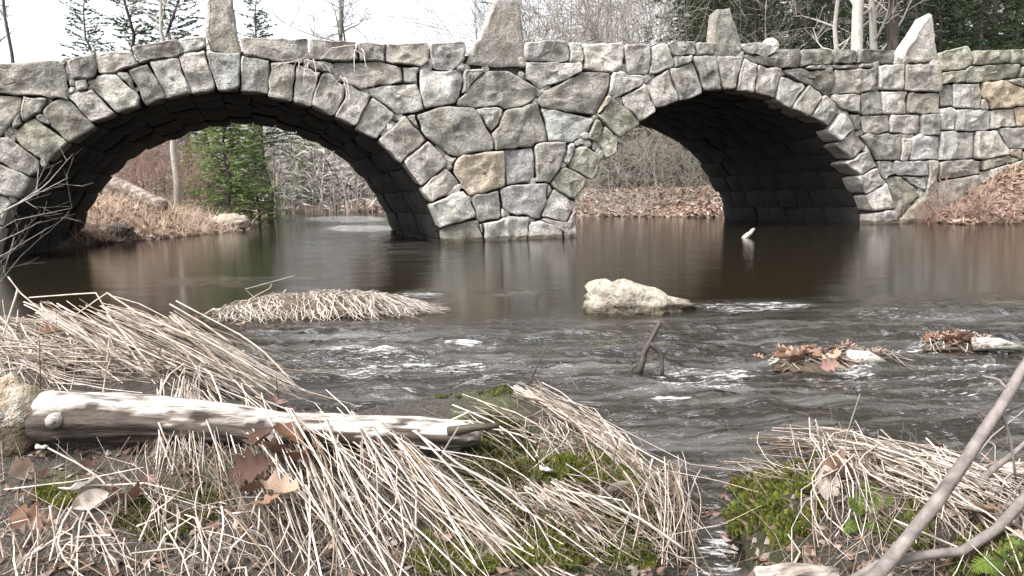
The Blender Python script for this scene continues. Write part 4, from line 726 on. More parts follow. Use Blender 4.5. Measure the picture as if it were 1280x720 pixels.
def prism(poly, y0, y1, name, mat, par):
    bm = bmesh.new(); L = par.location
    vs = [bm.verts.new((a-L.x, y0-L.y, b-L.z)) for a, b in poly]; f = bm.faces.new(vs)
    r = bmesh.ops.extrude_face_region(bm, geom=[f]); bmesh.ops.translate(bm, vec=(0, y1-y0, 0), verts=[v for v in r['geom'] if isinstance(v, bmesh.types.BMVert)])
    bmesh.ops.triangulate(bm, faces=[f for f in bm.faces if len(f.verts) > 4]); bmesh.ops.recalc_face_normals(bm, faces=bm.faces)
    me = bpy.data.meshes.new(name); bm.to_mesh(me); bm.free(); me.materials.append(mat); return link(name, me, par)
def offs(px):
    A = arcline(px, 26); d = np.gradient(A, axis=0); d /= np.hypot(d[:, 0], d[:, 1])[:, None]; B = A+np.stack([-d[:, 1], d[:, 0]], 1)*.09
    return [tuple(b) for b in B]
la, ra = offs(LARCH), offs(RARCH); xl, xr = to_xz(-300, 300)[0], to_xz(1175, 280)[0]
topl = [to_xz(a, b) for a, b in [(-300, 132), (-170, 112), (-100, 100), (0, 94), (84, 90), (165, 74), (230, 66), (300, 62), (560, 68), (780, 68), (900, 68), (970, 77), (1174, 80)]]
core = [(xl, -.6)]+[(xl, topl[0][1])]+topl[1:]+[(xr, topl[-1][1]), (xr, -.6)]+[(ra[-1][0], -.6)]+ra[::-1]+[(ra[0][0], -.6), (la[-1][0], -.6)]+la[::-1]+[(la[0][0], -.6)]
prism(core, D+.13, D+W-.12, 'rubble_core', M['core'], bridge)
xw = to_xz(1520, 200)[0]
prism([(xr+.02, -.6), (xr+.02, to_xz(1180, 80)[1]), (xw, to_xz(1520, 80)[1]), (xw, -.6)], D+.13, D+.9, 'rubble_core', M['core'], wing)

# upright guard stones on the parapet
def guard(pxpoly, depth, label, t, seed, Y=D+.06):
    poly = [to_xz(*p) for p in pxpoly]; xs = [p[0] for p in poly]; zs = [p[1] for p in poly]
    loc = Vector(((min(xs)+max(xs))/2, Y+depth/2, min(zs)))
    me = smooth_by(fix(stone_mesh(poly, Y, depth, .035, seed, .04).mesh('standing_stone', M['guard'], loc)), 45)
    tag(link('standing_stone', me, None, loc, tint(t)), label, 'standing stone', 'standing stones set along the bridge parapet')
guard([(257, -22), (287, -24), (291, 0), (301, 64), (284, 66), (263, 62), (257, 44)], .4, 'tall tapering granite pillar stone above the crown of the left arch', 'm', 301)
guard([(584, 80), (590, 62), (604, 40), (612, 18), (624, -8), (650, -8), (655, 30), (657, 82), (620, 82)], .35, 'broad pyramid shaped standing stone above the pier between the arches', 'm', 302)
guard([(894, 67), (892, 45), (896, 12), (916, 9), (922, 30), (928, 52), (931, 69), (906, 70)], .22, 'blunt square topped standing stone above the crown of the right arch', 'm', 303)
guard([(1129, 77), (1134, 62), (1150, 39), (1165, 15), (1169, 17), (1173, 50), (1177, 75), (1150, 77)], .32, 'sharp triangular standing stone with a slanted left edge at the bridge end', 'l', 304)
def blob(c, sx, sy, sz, rough, seed, freq=2.2, sub=4, fn=None):
    bm = bmesh.new(); bmesh.ops.create_icosphere(bm, subdivisions=sub, radius=1)
    for v in bm.verts:
        n = v.co.normalized(); q = n*freq+Vector((seed*3.3, seed, 0)); k = 1+rough*(mnoise.noise(q)+.5*mnoise.noise(q*2.1)+.3*mnoise.noise(q*4.7)+.15*mnoise.noise(q*11))
        p = Vector((n.x*sx, n.y*sy, n.z*sz))*k
        if fn: p = fn(p)
        v.co = p
    me = bpy.data.meshes.new('stone'); bm.to_mesh(me); bm.free(); return me
def rock(name, loc, sx, sy, sz, rough, seed, mat, col, label, cat, rz=0, fn=None, freq=2.2, group=None):
    me = blob(None, sx, sy, sz, rough, seed, freq, 4, fn); me.materials.append(mat); smooth_by(me, 60); o = link(name, me, None, loc, col); o.rotation_euler.z = rz; return tag(o, label, cat, group)
p = at_y(963, 57, D+.22); rock('round_stone', p, .155, .14, .135, .22, 5, M['guard'], (.8, .78, .74), 'small rounded white stone resting on the parapet right of the square topped stone', 'stone')

# ------------------------------------------------------------------ woods and far banks
def wander(p, d, L, k, wob, lift=0.0):
    pts = [Vector(p)]; d = Vector(d).normalized()
    for i in range(k):
        d = (d+Vector((random.gauss(0, wob), random.gauss(0, wob), random.gauss(0, wob)+lift))).normalized(); pts.append(pts[-1]+d*(L/k))
    return pts
def limb(mb, p, d, L, r, lev, kids, wob=.14, lift=.03, spread=.9, rmin=.006):
    k = 5 if lev > 1 else 3; pts = wander(p, d, L, k, wob, lift); rad = [max(rmin, r*(1-.75*i/k)) for i in range(k+1)]
    mb.tube(pts, rad, 5 if r > .04 else 3, cap=False)
    if lev <= 0: return
    for c in range(kids):
        t = random.uniform(.25, 1)*k; i = min(int(t), k-1); q = pts[i].lerp(pts[i+1], t-i); dd = (pts[i+1]-pts[i]).normalized()
        s = Vector((random.gauss(0, 1), random.gauss(0, 1), random.gauss(.25, .6))).normalized()
        limb(mb, q, dd*(1.1-spread*.5)+s*spread, L*random.uniform(.4, .65), max(rmin, r*.45), lev-1, kids, wob, lift, spread, rmin)
def at_ground(px, d, py=250):
    p = at_d(px, py, d); z = float(hgt(np.array([p.x]), np.array([p.y]))[0]); return Vector((p.x, p.y, z-.05))
def bare_tree(H, r, seed, first=.35, n=16, mat='bark', lean=(0, 0)):
    random.seed(seed); e = empty('bare_tree', (0, 0, 0)); t = MB(); k = 9; pts = [Vector((0, 0, -.3))]
    for i in range(1, k+1): pts.append(Vector((lean[0]*H*i/k+random.gauss(0, .02)*H*.3, lean[1]*H*i/k+random.gauss(0, .02)*H*.3, H*i/k)))
    t.tube(pts, [r*(1.25 if i == 0 else 1-.8*i/k) for i in range(k+1)], 9); part(t, 'trunk', M[mat], e)
    c = MB()
    for i in range(n):
        f = random.uniform(first, .98)*k; j = min(int(f), k-1); q = pts[j].lerp(pts[j+1], f-j); a = random.uniform(0, 6.28)
        limb(c, q, (math.cos(a), math.sin(a), random.uniform(.2, 1.1)), H*random.uniform(.12, .26)*(1.15-f/k*.6), r*.3, 2, 4, .16, .02, .85, .008)
    part(c, 'branches', M[mat], e); return e
def evergreen(H, r, seed, mat, base=.12, wid=.26, droop=-.12, dens=1.0, name='pine_tree', leaf=.16):
    random.seed(seed); e = empty(name, (0, 0, 0)); t = MB(); k = 8
    pts = [Vector((random.gauss(0, .012)*H, random.gauss(0, .012)*H, -.3 if i == 0 else H*i/k)) for i in range(k+1)]; t.tube(pts, [max(.01, r*(1-.93*i/k)) for i in range(k+1)], 8)
    part(t, 'trunk', M['darkbark'], e); c = MB(); b = MB(); z = base*H
    while z < H*.985:
        f = (z/H-base)/(1-base); R = H*wid*(1-f)**.75*random.uniform(.55, 1.15)+.12; j = min(int(z/H*k), k-1); q = pts[j].lerp(pts[j+1], z/H*k-j)
        for w_ in range(random.randint(3, 5)):
            a = random.uniform(0, 6.28); L = R*random.uniform(.6, 1.15); bp = wander(q, (math.cos(a), math.sin(a), droop+.35*f), L, 4, .1, -.01); b.tube(bp, [.02*r/.15, .012, .009, .006, .004], 3, cap=False)
            ns = max(5, int(L*11*dens))
            for s in range(ns):
                u = random.uniform(.18, 1)*4; i = min(int(u), 3); c0 = bp[i].lerp(bp[i+1], u-i); sd = (bp[i+1]-bp[i]).normalized().cross(Vector((0, 0, 1)))
                tip = c0+(sd*random.uniform(-1, 1)*.9+(bp[i+1]-bp[i]).normalized()*.7+Vector((0, 0, random.uniform(-.45, .25)))).normalized()*leaf*random.uniform(.7, 2.0)
                g = random.uniform(.6, 1.35); col = (g*random.uniform(.9, 1.1), g, g*.95); wv = (tip-c0).cross(Vector((random.gauss(0, 1), random.gauss(0, 1), random.gauss(0, 1)))).normalized()*leaf*.24
                m_ = c0.lerp(tip, .5); c.poly([c0, m_+wv, tip], col); c.poly([c0, tip, m_-wv+Vector((0, 0, -.02))], col)
        z += H*random.uniform(.014, .03)/max(.5, dens**.5)
    part(b, 'branches', M['darkbark'], e, None); part(c, 'crown', M[mat], e, None, False); return e
def shrub(H, n, seed, mat, lev=2, kids=4, spread=.9, lean=.4, r=.016, name='bare_shrub'):
    random.seed(seed); e = empty(name, (0, 0, 0)); s = MB()
    for i in range(n):
        a = random.uniform(0, 6.28); p = (math.cos(a)*H*.07, math.sin(a)*H*.07, -.05)
        limb(s, p, (math.cos(a)*lean, math.sin(a)*lean, 1), H*random.uniform(.6, 1), r*random.uniform(.6, 1.1), lev, kids, .13, .02, spread, .0035)
    part(s, 'stems', M[mat], e); return e
def place(o, px, d, label, cat, group=None, rz=None, sc=1, first=False):
    loc = at_ground(px, d); rz = random.uniform(0, 6.28) if rz is None else rz
    if first: o.location = loc; o.rotation_euler.z = rz; o.scale = (sc,)*3; c = o
    else: c = copytree(o, loc, rz, sc)
    for k in ('label', 'category', 'group'):
        if k in c: del c[k]
    return tag(c, label, cat, group)

T1 = bare_tree(13, .13, 41); T2 = bare_tree(11, .10, 42, .25, 18); T3 = bare_tree(14, .2, 43, .3, 14, 'pale'); T4 = bare_tree(12, .085, 44, .5, 12, 'darkbark', (.05, 0))
place(T4, 38, 27, 'thin dark leaning tree against the white sky at the far left', 'tree', None, 2.2, 1, True)
place(T2, 14, 33, 'very thin tree with few twigs left of the dark leaning tree', 'tree', None, 1, .8, True)
place(T3, 222, 25, 'slender pale grey trunk rising left of the tall pillar stone', 'tree', None, 1, .62, True)
place(T1, 437, 60, 'dark bare trunk standing alone in the white sky right of the tall pillar stone', 'tree', None, 0, 1.85, True)
place(T4, 447, 61, 'thinner twin trunk close beside the lone dark bare trunk', 'tree', None, 4.0, 1.7)
place(T3, 1066, 24, 'thick pale trunk with flaking bark behind the right end of the parapet', 'tree', None, 3, 1.15)
place(T3, 1040, 27, 'narrow pale trunk left of the thick flaking trunk', 'tree', None, 2, .7)
place(T3, 1082, 25, 'grey trunk touching the thick flaking trunk on its right', 'tree', None, 1.6, .85)
DK = bare_tree(15, .27, 45, .45, 12, 'darkbark'); place(DK, 1108, 25, 'thick dark trunk left of the triangular standing stone', 'tree', None, 0, 1, True)
place(T1, 954, 26, 'thin bare sapling rising behind the small white stone', 'tree', None, 2, .5)
HEM = evergreen(13, .2, 51, 'hemlock', .05, .24, -.2, 2.3, 'hemlock_tree', .125); HEM2 = evergreen(11, .17, 52, 'hemlock', .04, .29, -.22, 2.3, 'hemlock_tree', .125)
PIN = evergreen(12, .17, 53, 'needle', .3, .24, .12, 2.2, 'pine_tree', .115); YP = evergreen(4.6, .07, 54, 'bright', .04, .30, .08, 3.4, 'young_pine', .085)
place(PIN, 176, 34, 'open crowned pine with sky showing through left of the tall pillar stone', 'tree', None, 0, 1, True)
place(PIN, 240, 36, 'dense pine crown directly behind the tall pillar stone', 'tree', None, 2, 1.05); place(PIN, 335, 37, 'ragged pine crown just right of the tall pillar stone', 'tree', None, 4, .95)
place(PIN, 128, 40, 'faint pine farthest left of the three before the white sky', 'tree', None, 5, .95)
place(YP, 288, 27, 'bright green young pine standing on the far bank under the left arch', 'tree', None, 0, 1.25, True)
place(YP, 262, 29.5, 'soft green young pine left of the bright young pine under the left arch', 'tree', None, 4.4, 1.15); place(YP, 322, 31, 'smaller green sapling right behind the bright young pine', 'tree', None, 2, .95); place(YP, 388, 62, 'faded green pine deeper in the wood seen under the left arch', 'tree', None, 3, 1.6)
place(HEM, 1600, 40, 'dark hemlock in the evergreen wood behind the right half of the bridge', 'tree', 'hemlocks behind the right half of the bridge', 0, 1, True); place(HEM2, 1500, 36, 'dark hemlock in the evergreen wood behind the right half of the bridge', 'tree', 'hemlocks behind the right half of the bridge', 0, 1, True)
for i, (px, d, s) in enumerate([(882, 37, 1), (935, 33, .95), (985, 39, 1.1), (1020, 33, .8), (1070, 36, 1), (1135, 31, .95), (1190, 34, 1), (1235, 30, .9), (1280, 33, 1), (1340, 30, 1), (1420, 34, 1), (910, 44, 1.1), (1100, 46, 1.15), (1210, 45, 1.15), (895, 31, .8), (960, 45, 1.3), (1010, 47, 1.3), (1050, 42, 1.2), (1155, 42, 1.2), (1260, 42, 1.2), (1310, 44, 1.3), (1165, 28, .75), (1000, 30, .8), (925, 52, 1.5), (985, 54, 1.5), (1080, 55, 1.5), (1135, 52, 1.5), (1190, 55, 1.5), (1245, 54, 1.5), (1215, 27, .7), (1285, 27, .75), (1125, 36, 1.0), (945, 29, .7), (872, 41, 1.25), (900, 49, 1.5), (865, 52, 1.5), (885, 34, .95)]):
    place((HEM, HEM2)[i % 2], px, d, 'dark hemlock in the evergreen wood behind the right half of the bridge', 'tree', 'hemlocks behind the right half of the bridge', None, s)
BR = [shrub(3.6, 9, 61, 'twig', 2, 5), shrub(4.6, 7, 62, 'twig', 2, 5, 1.0, .5), shrub(2.2, 13, 63, 'redtwig', 2, 4, .7, .3, .01)]
first = [True]*3
def put_shrub(k, px, d, s, label, group):
    place(BR[k], px, d, label, 'shrub', group, None, s, first[k]); first[k] = False
for px, d, s in [(610, 29, 1.35), (650, 33, 1.4), (690, 28, 1.3), (725, 31, 1.4), (765, 27, 1.25), (800, 31, 1.4), (840, 28, 1.3), (865, 33, 1.5), (705, 38, 1.7), (780, 40, 1.7), (640, 42, 1.7), (838, 40, 1.7)]:
    put_shrub(random.choice((0, 1)), px, d+4, s*1.7, 'tangled grey leafless shrub behind the middle of the bridge', 'leafless shrubs behind the middle of the bridge')
for px, d, s in [(150, 26, .9), (178, 24, 1), (200, 26, 1.1), (222, 25, .9), (240, 28, 1), (168, 29, 1.2), (210, 31, 1.2), (255, 31, .9), (265, 27, .6)]:
    put_shrub(2, px, d, s, 'reddish brown bare bush on the left bank seen under the left arch', 'reddish bushes under the left arch')
for px, d, s in [(350, 63, 1.3), (380, 63, 1.3), (410, 63, 1.3), (440, 63, 1.3), (465, 63, 1.3), (490, 63, 1.3), (330, 40, .9), (250, 38, 1), (215, 40, 1.2), (425, 63, 1.3)]:
    put_shrub(random.choice((0, 1)), px, d, s, 'grey leafless bush on the far shore seen under the left arch', 'leafless bushes on the far shore')
for px, d, s in [(442, 64, .7), (452, 64, .7), (418, 64, .7), (398, 64, .7), (240, 36, .55), (262, 40, .6), (345, 46, .6), (470, 64, .7), (372, 64, .7)]:
    place(random.choice((T1, T2)), px, d, 'slim bare trunk at the edge of the wood under the left arch', 'tree', 'slim trunks under the left arch', None, s)
SH = shrub(2.6, 5, 65, 'paletwig', 2, 5, 1.1, .8, .014)
place(SH, 800, 21.3, 'pale drooping bare branches hanging over the bank under the right arch', 'shrub', None, 1, 1, True)
place(SH, 760, 23, 'pale bare bush left of the drooping branches by the pier', 'shrub', None, 3.6, .9)

def far_wood():
    GW = at_ground
    random.seed(71); s = MB(); f = MB()
    for i in range(1150):
        px = random.uniform(-80, 1600); d = random.uniform(46, 76); p = GW(px, d); H = random.uniform(4, 8) if px < 590 else random.uniform(7, 13)
        if px < 130: H *= .7
        k = 4; pts = wander(p, (random.gauss(0, .06), random.gauss(0, .06), 1), H, k, .05); r = random.uniform(.02, .075); s.tube(pts, [r*(1-.8*j/k) for j in range(k+1)], 3, (random.uniform(.6, 1.5),)*3, False)
        for q in range(48 if px < 600 else 34):
            t = random.uniform(.12, 1)*k; j = min(int(t), k-1); c = pts[j].lerp(pts[j+1], t-j); e = c+Vector((random.gauss(0, 1), random.gauss(0, 1), random.gauss(.5, .7)))*random.uniform(.4, 1.0)
            f.poly([c, e, c.lerp(e, .6)+Vector((random.gauss(0, .05), random.gauss(0, .05), random.gauss(0, .05)))], (random.uniform(.6, 1.4),)*3)
    m = plain('far_grey_wood', (.29, .27, .245), .9, .2, 2, 0, None, 'tint')
    s.add(f.v, f.f); s.c[-len(f.c):] = f.c
    p = at_ground(700, 60); top(s, 'far_wood', m, p, 'hazy grey leafless wood far behind the river and bridge', 'wood', None, 'stuff', False)
far_wood()
for i, (px, d, s) in enumerate([(205, 50, .55), (232, 45, .5), (345, 64, .65), (368, 66, .65), (405, 65, .6), (448, 67, .65), (478, 64, .6), (180, 42, .5), (325, 60, .65), (500, 60, .6)]):
    place((HEM, HEM2)[i % 2], px, d, 'low evergreen in the faded wood seen under the left arch', 'tree', 'evergreens in the wood under the left arch', None, s)
for i, (px, d, s) in enumerate([(745, 33, .5), (775, 30, .45), (812, 32, .5), (850, 29, .45), (885, 31, .5)]):
    place((HEM, HEM2)[i % 2], px, d, 'low evergreen behind the leafy bank under the right arch', 'tree', 'evergreens under the right arch', None, s)
for i, (px, d, s) in enumerate([(735, 27, .8), (765, 26, .8), (795, 26.5, .85), (825, 25, .75), (850, 24.5, .7), (875, 24, .7), (890, 23.5, .7)]):
    put_shrub(i % 2, px, d, s, 'grey bare bush along the bank under the right arch', 'bare bushes under the right arch')

LEAFCOL = [(.21, .13, .095), (.28, .19, .145), (.15, .09, .065), (.36, .28, .235), (.26, .16, .135), (.42, .35, .30)]
def scatter(name, n, pxr, pyr, size, label, cat, blades=0, bl=.4, seed=1, tintk=1.0, okf=None, leaves=True):
    random.seed(seed); r = np.random.default_rng(seed); PX = r.uniform(*pxr, n+blades); PY = r.uniform(*pyr, n+blades); G = gpts(PX, PY); mb = MB(); c0 = None
    dd = wdist(G[:, 0], G[:, 1])
    for i in range(n+blades):
        if dd[i] < -.04 or G[i, 1] > 60 or (okf and not okf(G[i])): continue
        p = Vector(G[i]); c0 = c0 or p.copy()
        if i < n:
            s = size*random.uniform(.5, 1.5); a = random.uniform(0, 6.28); u = Vector((math.cos(a), math.sin(a), random.gauss(0, .35)))*s; v = Vector((-math.sin(a), math.cos(a), random.gauss(0, .35)))*s*.6; z = Vector((0, 0, s*random.uniform(.1, .6)))
            g = random.uniform(.7, 1.2)*tintk; cc = tuple(q*g for q in random.choice(LEAFCOL)); mb.poly([p-u+z, p-v*.8+z*.4, p+u+z*.9], cc); mb.poly([p-u+z, p+u+z*.9, p+v+z*.2], cc)
        else:
            L = bl*random.uniform(.5, 1.4); e = p+Vector((random.gauss(0, .5), random.gauss(-.1, .4), random.uniform(.25, 1)))*L; g = random.uniform(.35, .75)*tintk; wv = Vector((random.gauss(0, 1), random.gauss(0, 1), 0)).normalized()*.007*bl/.4
            mb.poly([p-wv, p+wv, e], (g*.95, g*.74, g*.56))
    return top(mb, name, M['leaf'], c0, label, cat, None, 'stuff', False)
scatter('leaf_litter', 2600, (1128, 1420), (196, 283), .07, 'pinkish brown leaf litter on the bank against the wall right of the bridge', 'leaf litter', 900, .35, 81)
scatter('leaf_litter', 2600, (700, 905), (228, 273), .10, 'reddish leaf litter on the bank seen under the right arch', 'leaf litter', 500, .4, 82)
scatter('dead_grass', 1500, (95, 335), (236, 306), .09, 'tan dead grass and leaves on the bank seen under the left arch', 'dead grass', 3200, .5, 83)
scatter('leaf_litter', 900, (310, 520), (252, 268), .2, 'pale leaf litter along the far shore under the left arch', 'leaf litter', 500, .6, 84, 1.5)
SB = shrub(.75, 9, 67, 'redtwig', 2, 4, .9, .7, .008)
for i, (px, d, s, lb) in enumerate([(1170, 14.6, 1, 'small reddish bush at the foot of the vertical wall joint'), (1205, 14.2, 1.15, 'wider reddish bush second from the wall joint on the right bank'), (1150, 14.9, .8, 'lowest reddish twigs leaning over the water beside the right arch'), (1248, 14.0, 1.1, 'reddish twigs near the right edge of the frame below the wall')]):
    place(SB, px, d, lb, 'shrub', None, None, s, i == 0)

def log_mesh(p0, p1, r0, r1, seed, rough=.16, K=30, S=18, sagz=0.0):
    mb = MB(); p0, p1 = Vector(p0), Vector(p1); ax = (p1-p0).normalized(); a = ax.cross(Vector((0, 0, 1))).normalized(); b = a.cross(ax)
    for i in range(K+1):
        t = i/K; c = p0.lerp(p1, t)+Vector((0, 0, sagz*math.sin(t*math.pi)))+a*.012*math.sin(t*7+seed)*r0*8+b*.01*math.sin(t*5+seed*2)*r0*8
        e = 1-.25*max(0, 1-t*26)**2-.4*max(0, 1-(1-t)*16)**2
        for j in range(S):
            q = 2*math.pi*j/S; r = (r0+(r1-r0)*t)*e; v = Vector((math.cos(q)*1.5, math.sin(q)*1.5, t*5+seed)); r *= 1+rough*(mnoise.noise(v)+.6*mnoise.noise(Vector((math.cos(q)*4, math.sin(q)*4, t*3+seed)))+.25*mnoise.noise(Vector((math.cos(q)*9, math.sin(q)*9, t*14+seed))))
            mb.v.append(c+(a*math.cos(q)+b*math.sin(q))*r); mb.c.append((1, 1, 1))
    for i in range(K):
        for j in range(S): mb.f.append((i*S+j, i*S+(j+1) % S, (i+1)*S+(j+1) % S, (i+1)*S+j))
    mb.f.append(tuple(range(S))[::-1]); mb.f.append(tuple(K*S+j for j in range(S))); return mb
def drift_mat(name, pale, brown, lo, hi):
    m, n, b, o = newmat(name); tc = N(n, 'ShaderNodeTexCoord').outputs['Object']
    g = noise(n, tc, 9, 6, .7, (.7, 6, 6)); p = noise(n, tc, 7, 5, .65, (.6, 1, 1.6)); f = noise(n, tc, 60, 3, .6, (.3, 2, 2))
    c = mix(n, ramp(n, p, [(lo, 0), (hi, 1)]), brown, pale); c = mix(n, 1, c, ramp(n, g, [(.36, .3), (.47, .9), (.7, 1.2)]), 'MULTIPLY'); c = mix(n, 1, c, ramp(n, f, [(.35, .5), (.55, 1.1)]), 'MULTIPLY')
    n.links.new(c, b.inputs['Base Color']); b.inputs['Roughness'].default_value = .85; bumpn(n, b, mix(n, .5, g, f), .8, .012); return m
def driftlog_mat():
    m = drift_mat('weathered_log', (.42, .385, .35), (.22, .185, .155), .34, .5); n = m.node_tree; b = [q for q in n.nodes if q.type == 'BSDF_PRINCIPLED'][0]; c = b.inputs['Base Color'].links[0].from_socket
    at = N(n, 'ShaderNodeAttribute', attribute_name='tint'); tc = N(n, 'ShaderNodeTexCoord').outputs['Object']; br = mix(n, ramp(n, noise(n, tc, 26, 5, .7, (.5, 2, 2)), [(.35, 0), (.65, 1)]), (.018, .013, .010), (.062, .047, .036))
    n.links.new(mix(n, at.outputs['Fac'], c, br), b.inputs['Base Color']); return m
M['driftlog'] = driftlog_mat(); M['drift'] = drift_mat('bleached_driftwood', (.44, .40, .36), (.17, .13, .10), .36, .52); M['oldlog'] = drift_mat('old_brown_log', (.36, .30, .26), (.1, .07, .055), .45, .65)
a = at_ground(128, 20.5)+Vector((0, 0, .62)); b = at_ground(206, 19.2)+Vector((0, 0, .30)); top(log_mesh(a, b, .19, .16, 3), 'fallen_log', M['oldlog'], (a+b)/2, 'brown fallen log lying on the left bank seen under the left arch', 'log')
p = gp(288, 283); rock('boulder', p+Vector((0, 0, .08)), .55, .4, .28, .2, 9, M['stone'], (.36, .31, .25), 'pale tan boulder at the tip of the left bank under the arch', 'boulder')
p = gp(150, 293); rock('boulder', p+Vector((0, 0, .05)), .28, .25, .2, .25, 12, M['stone'], (.13, .11, .09), 'small dark boulder at the water edge under the left arch', 'boulder')

# ------------------------------------------------------------------ in the river
def rockfn(p):
    t = (p.x/.33+1)/2; k = 1.25 if t < .25 else 1.25-.85*min(1, (t-.25)/.75)
    return Vector((p.x, p.y, p.z*k+(.035 if t < .22 else 0)))
p = at_z(803, 388, 0); rock('river_rock', p+Vector((0, .05, .005)), .345, .18, .15, .27, 22, M['riverrock'], (.35, .31, .25), 'pale mottled rock breaking the water in mid stream', 'rock', -.28, rockfn, 2.0)
def blades(mb, n, c, rx, ry, h, L, ax, rz, colk=1.0, r=.0022, dirx=(.5, -.9)):
    for i in range(n):
        u = random.uniform(-1, 1); v = random.gauss(0, .35); x = c.x+math.cos(rz)*u*rx-math.sin(rz)*v*ry; y = c.y+math.sin(rz)*u*rx+math.cos(rz)*v*ry
        z = h*(1-u*u*.8)*max(.3, 1-v*v*1.2)*(1+.5*mnoise.noise(Vector((x*5, y*5, 3)))); p = Vector((x, y, z)); d = Vector((dirx[0]+random.gauss(0, .6), dirx[1]+random.gauss(0, .5), 0)).normalized(); l = L*random.uniform(.5, 1.25)
        pts = [p, p+d*l*.35+Vector((0, 0, random.uniform(.005, .03))), p+d*l*.7+Vector((0, 0, -z*.35)), p+d*l+Vector((0, 0, -z*.95))]
        g = random.uniform(.45, 1.2)*colk*random.choice((1, 1, .75, .45)); pts = [q+Vector((random.gauss(0, .012), random.gauss(0, .012), random.gauss(0, .004)))*(l/.2) for q in pts]; mb.tube(pts, [r, r, r*.8, r*.4], 3, (g, g*random.uniform(.92, 1.0), g*random.uniform(.84, .97)), False)
random.seed(91); hc = at_z(392, 393, 0); hum = empty('grass_hummock', hc); tag(hum, 'low hummock of flattened pale grass standing in the river left of the pale rock', 'hummock')
me = blob(None, .60, .24, .12, .18, 31, 1.6); me.materials.append(plain('peaty_soil', (.07, .05, .035), .9, .5, 12, .6)); smooth_by(me, 180); o = link('mound', me, hum); o.rotation_euler.z = -.28; o.location = (0.0, .1, -.01)
g = MB(); blades(g, 1700, hc+Vector((0.0, .1, 0)), .60, .22, .11, .27, 0, -.28, .85, .0024, (.75, -.6))
for i in range(2): q = hc+Vector((random.uniform(-.4, .4), random.uniform(0, .2), .12)); g.tube([q, q+Vector((random.uniform(-.1, .25), .03, .06)), q+Vector((random.uniform(.1, .5), .1, random.uniform(.05, .14)))], [.002, .0016, .001], 3, (.8, .75, .6), False)
part(g, 'dead_grass', M['straw'], hum, 'stuff', False)

def leaf_mesh(name, seed, size, col, lobed=True):
    random.seed(seed); mb = MB(); n = 16; L, R = [], []
    for i in range(n+1):
        t = i/n; wdt = math.sin(math.pi*min(1, t*1.02+.02))**.8*(.34 if lobed else .26)*(1+(.36*math.cos(t*6.283*3.6+.6) if lobed else .05)); L.append((-wdt, t)); R.append((wdt, t))
    curl = random.uniform(.15, .6); fold = random.uniform(.2, .8)
    def P(x, t): z = curl*(t-.5)**2*1.6+fold*abs(x)+.12*mnoise.noise(Vector((x*4+seed, t*4, 0))); return Vector((x, t-.5, z))*size
    ctr = [P(0, i/n) for i in range(n+1)]; l = [P(*q) for q in L]; r = [P(*q) for q in R]; V = ctr+l+r; Fc = []
    for i in range(n): Fc += [(i, i+1, n+1+i+1, n+1+i), (i+1, i, 2*(n+1)+i, 2*(n+1)+i+1)]
    mb.add(V, Fc, col); me = mb.mesh(name, M['leaf'], Vector((0, 0, 0)), True); return me
LM = [leaf_mesh('dead_leaf', 100+i, 1.0, c, i % 3 != 2) for i, c in enumerate([(.16, .085, .055), (.21, .125, .085), (.47, .40, .35), (.11, .06, .042), (.33, .24, .18), (.6, .56, .52), (.24, .15, .125), (.075, .04, .03)])]
def leaf(px, py, k, spx, label, group=None, lift=.012, tilt=None):
    p = gp(px, py); d = (p-CAM).dot(fw); o = link('dead_leaf', LM[k], None, p+Vector((0, 0, lift))); s = spx/F*d; o.scale = (s,)*3
    o.rotation_euler = (random.gauss(0, .45), random.gauss(0, .45), random.uniform(0, 6.28)) if tilt is None else tilt; return tag(o, label, 'leaf', group)
random.seed(111)
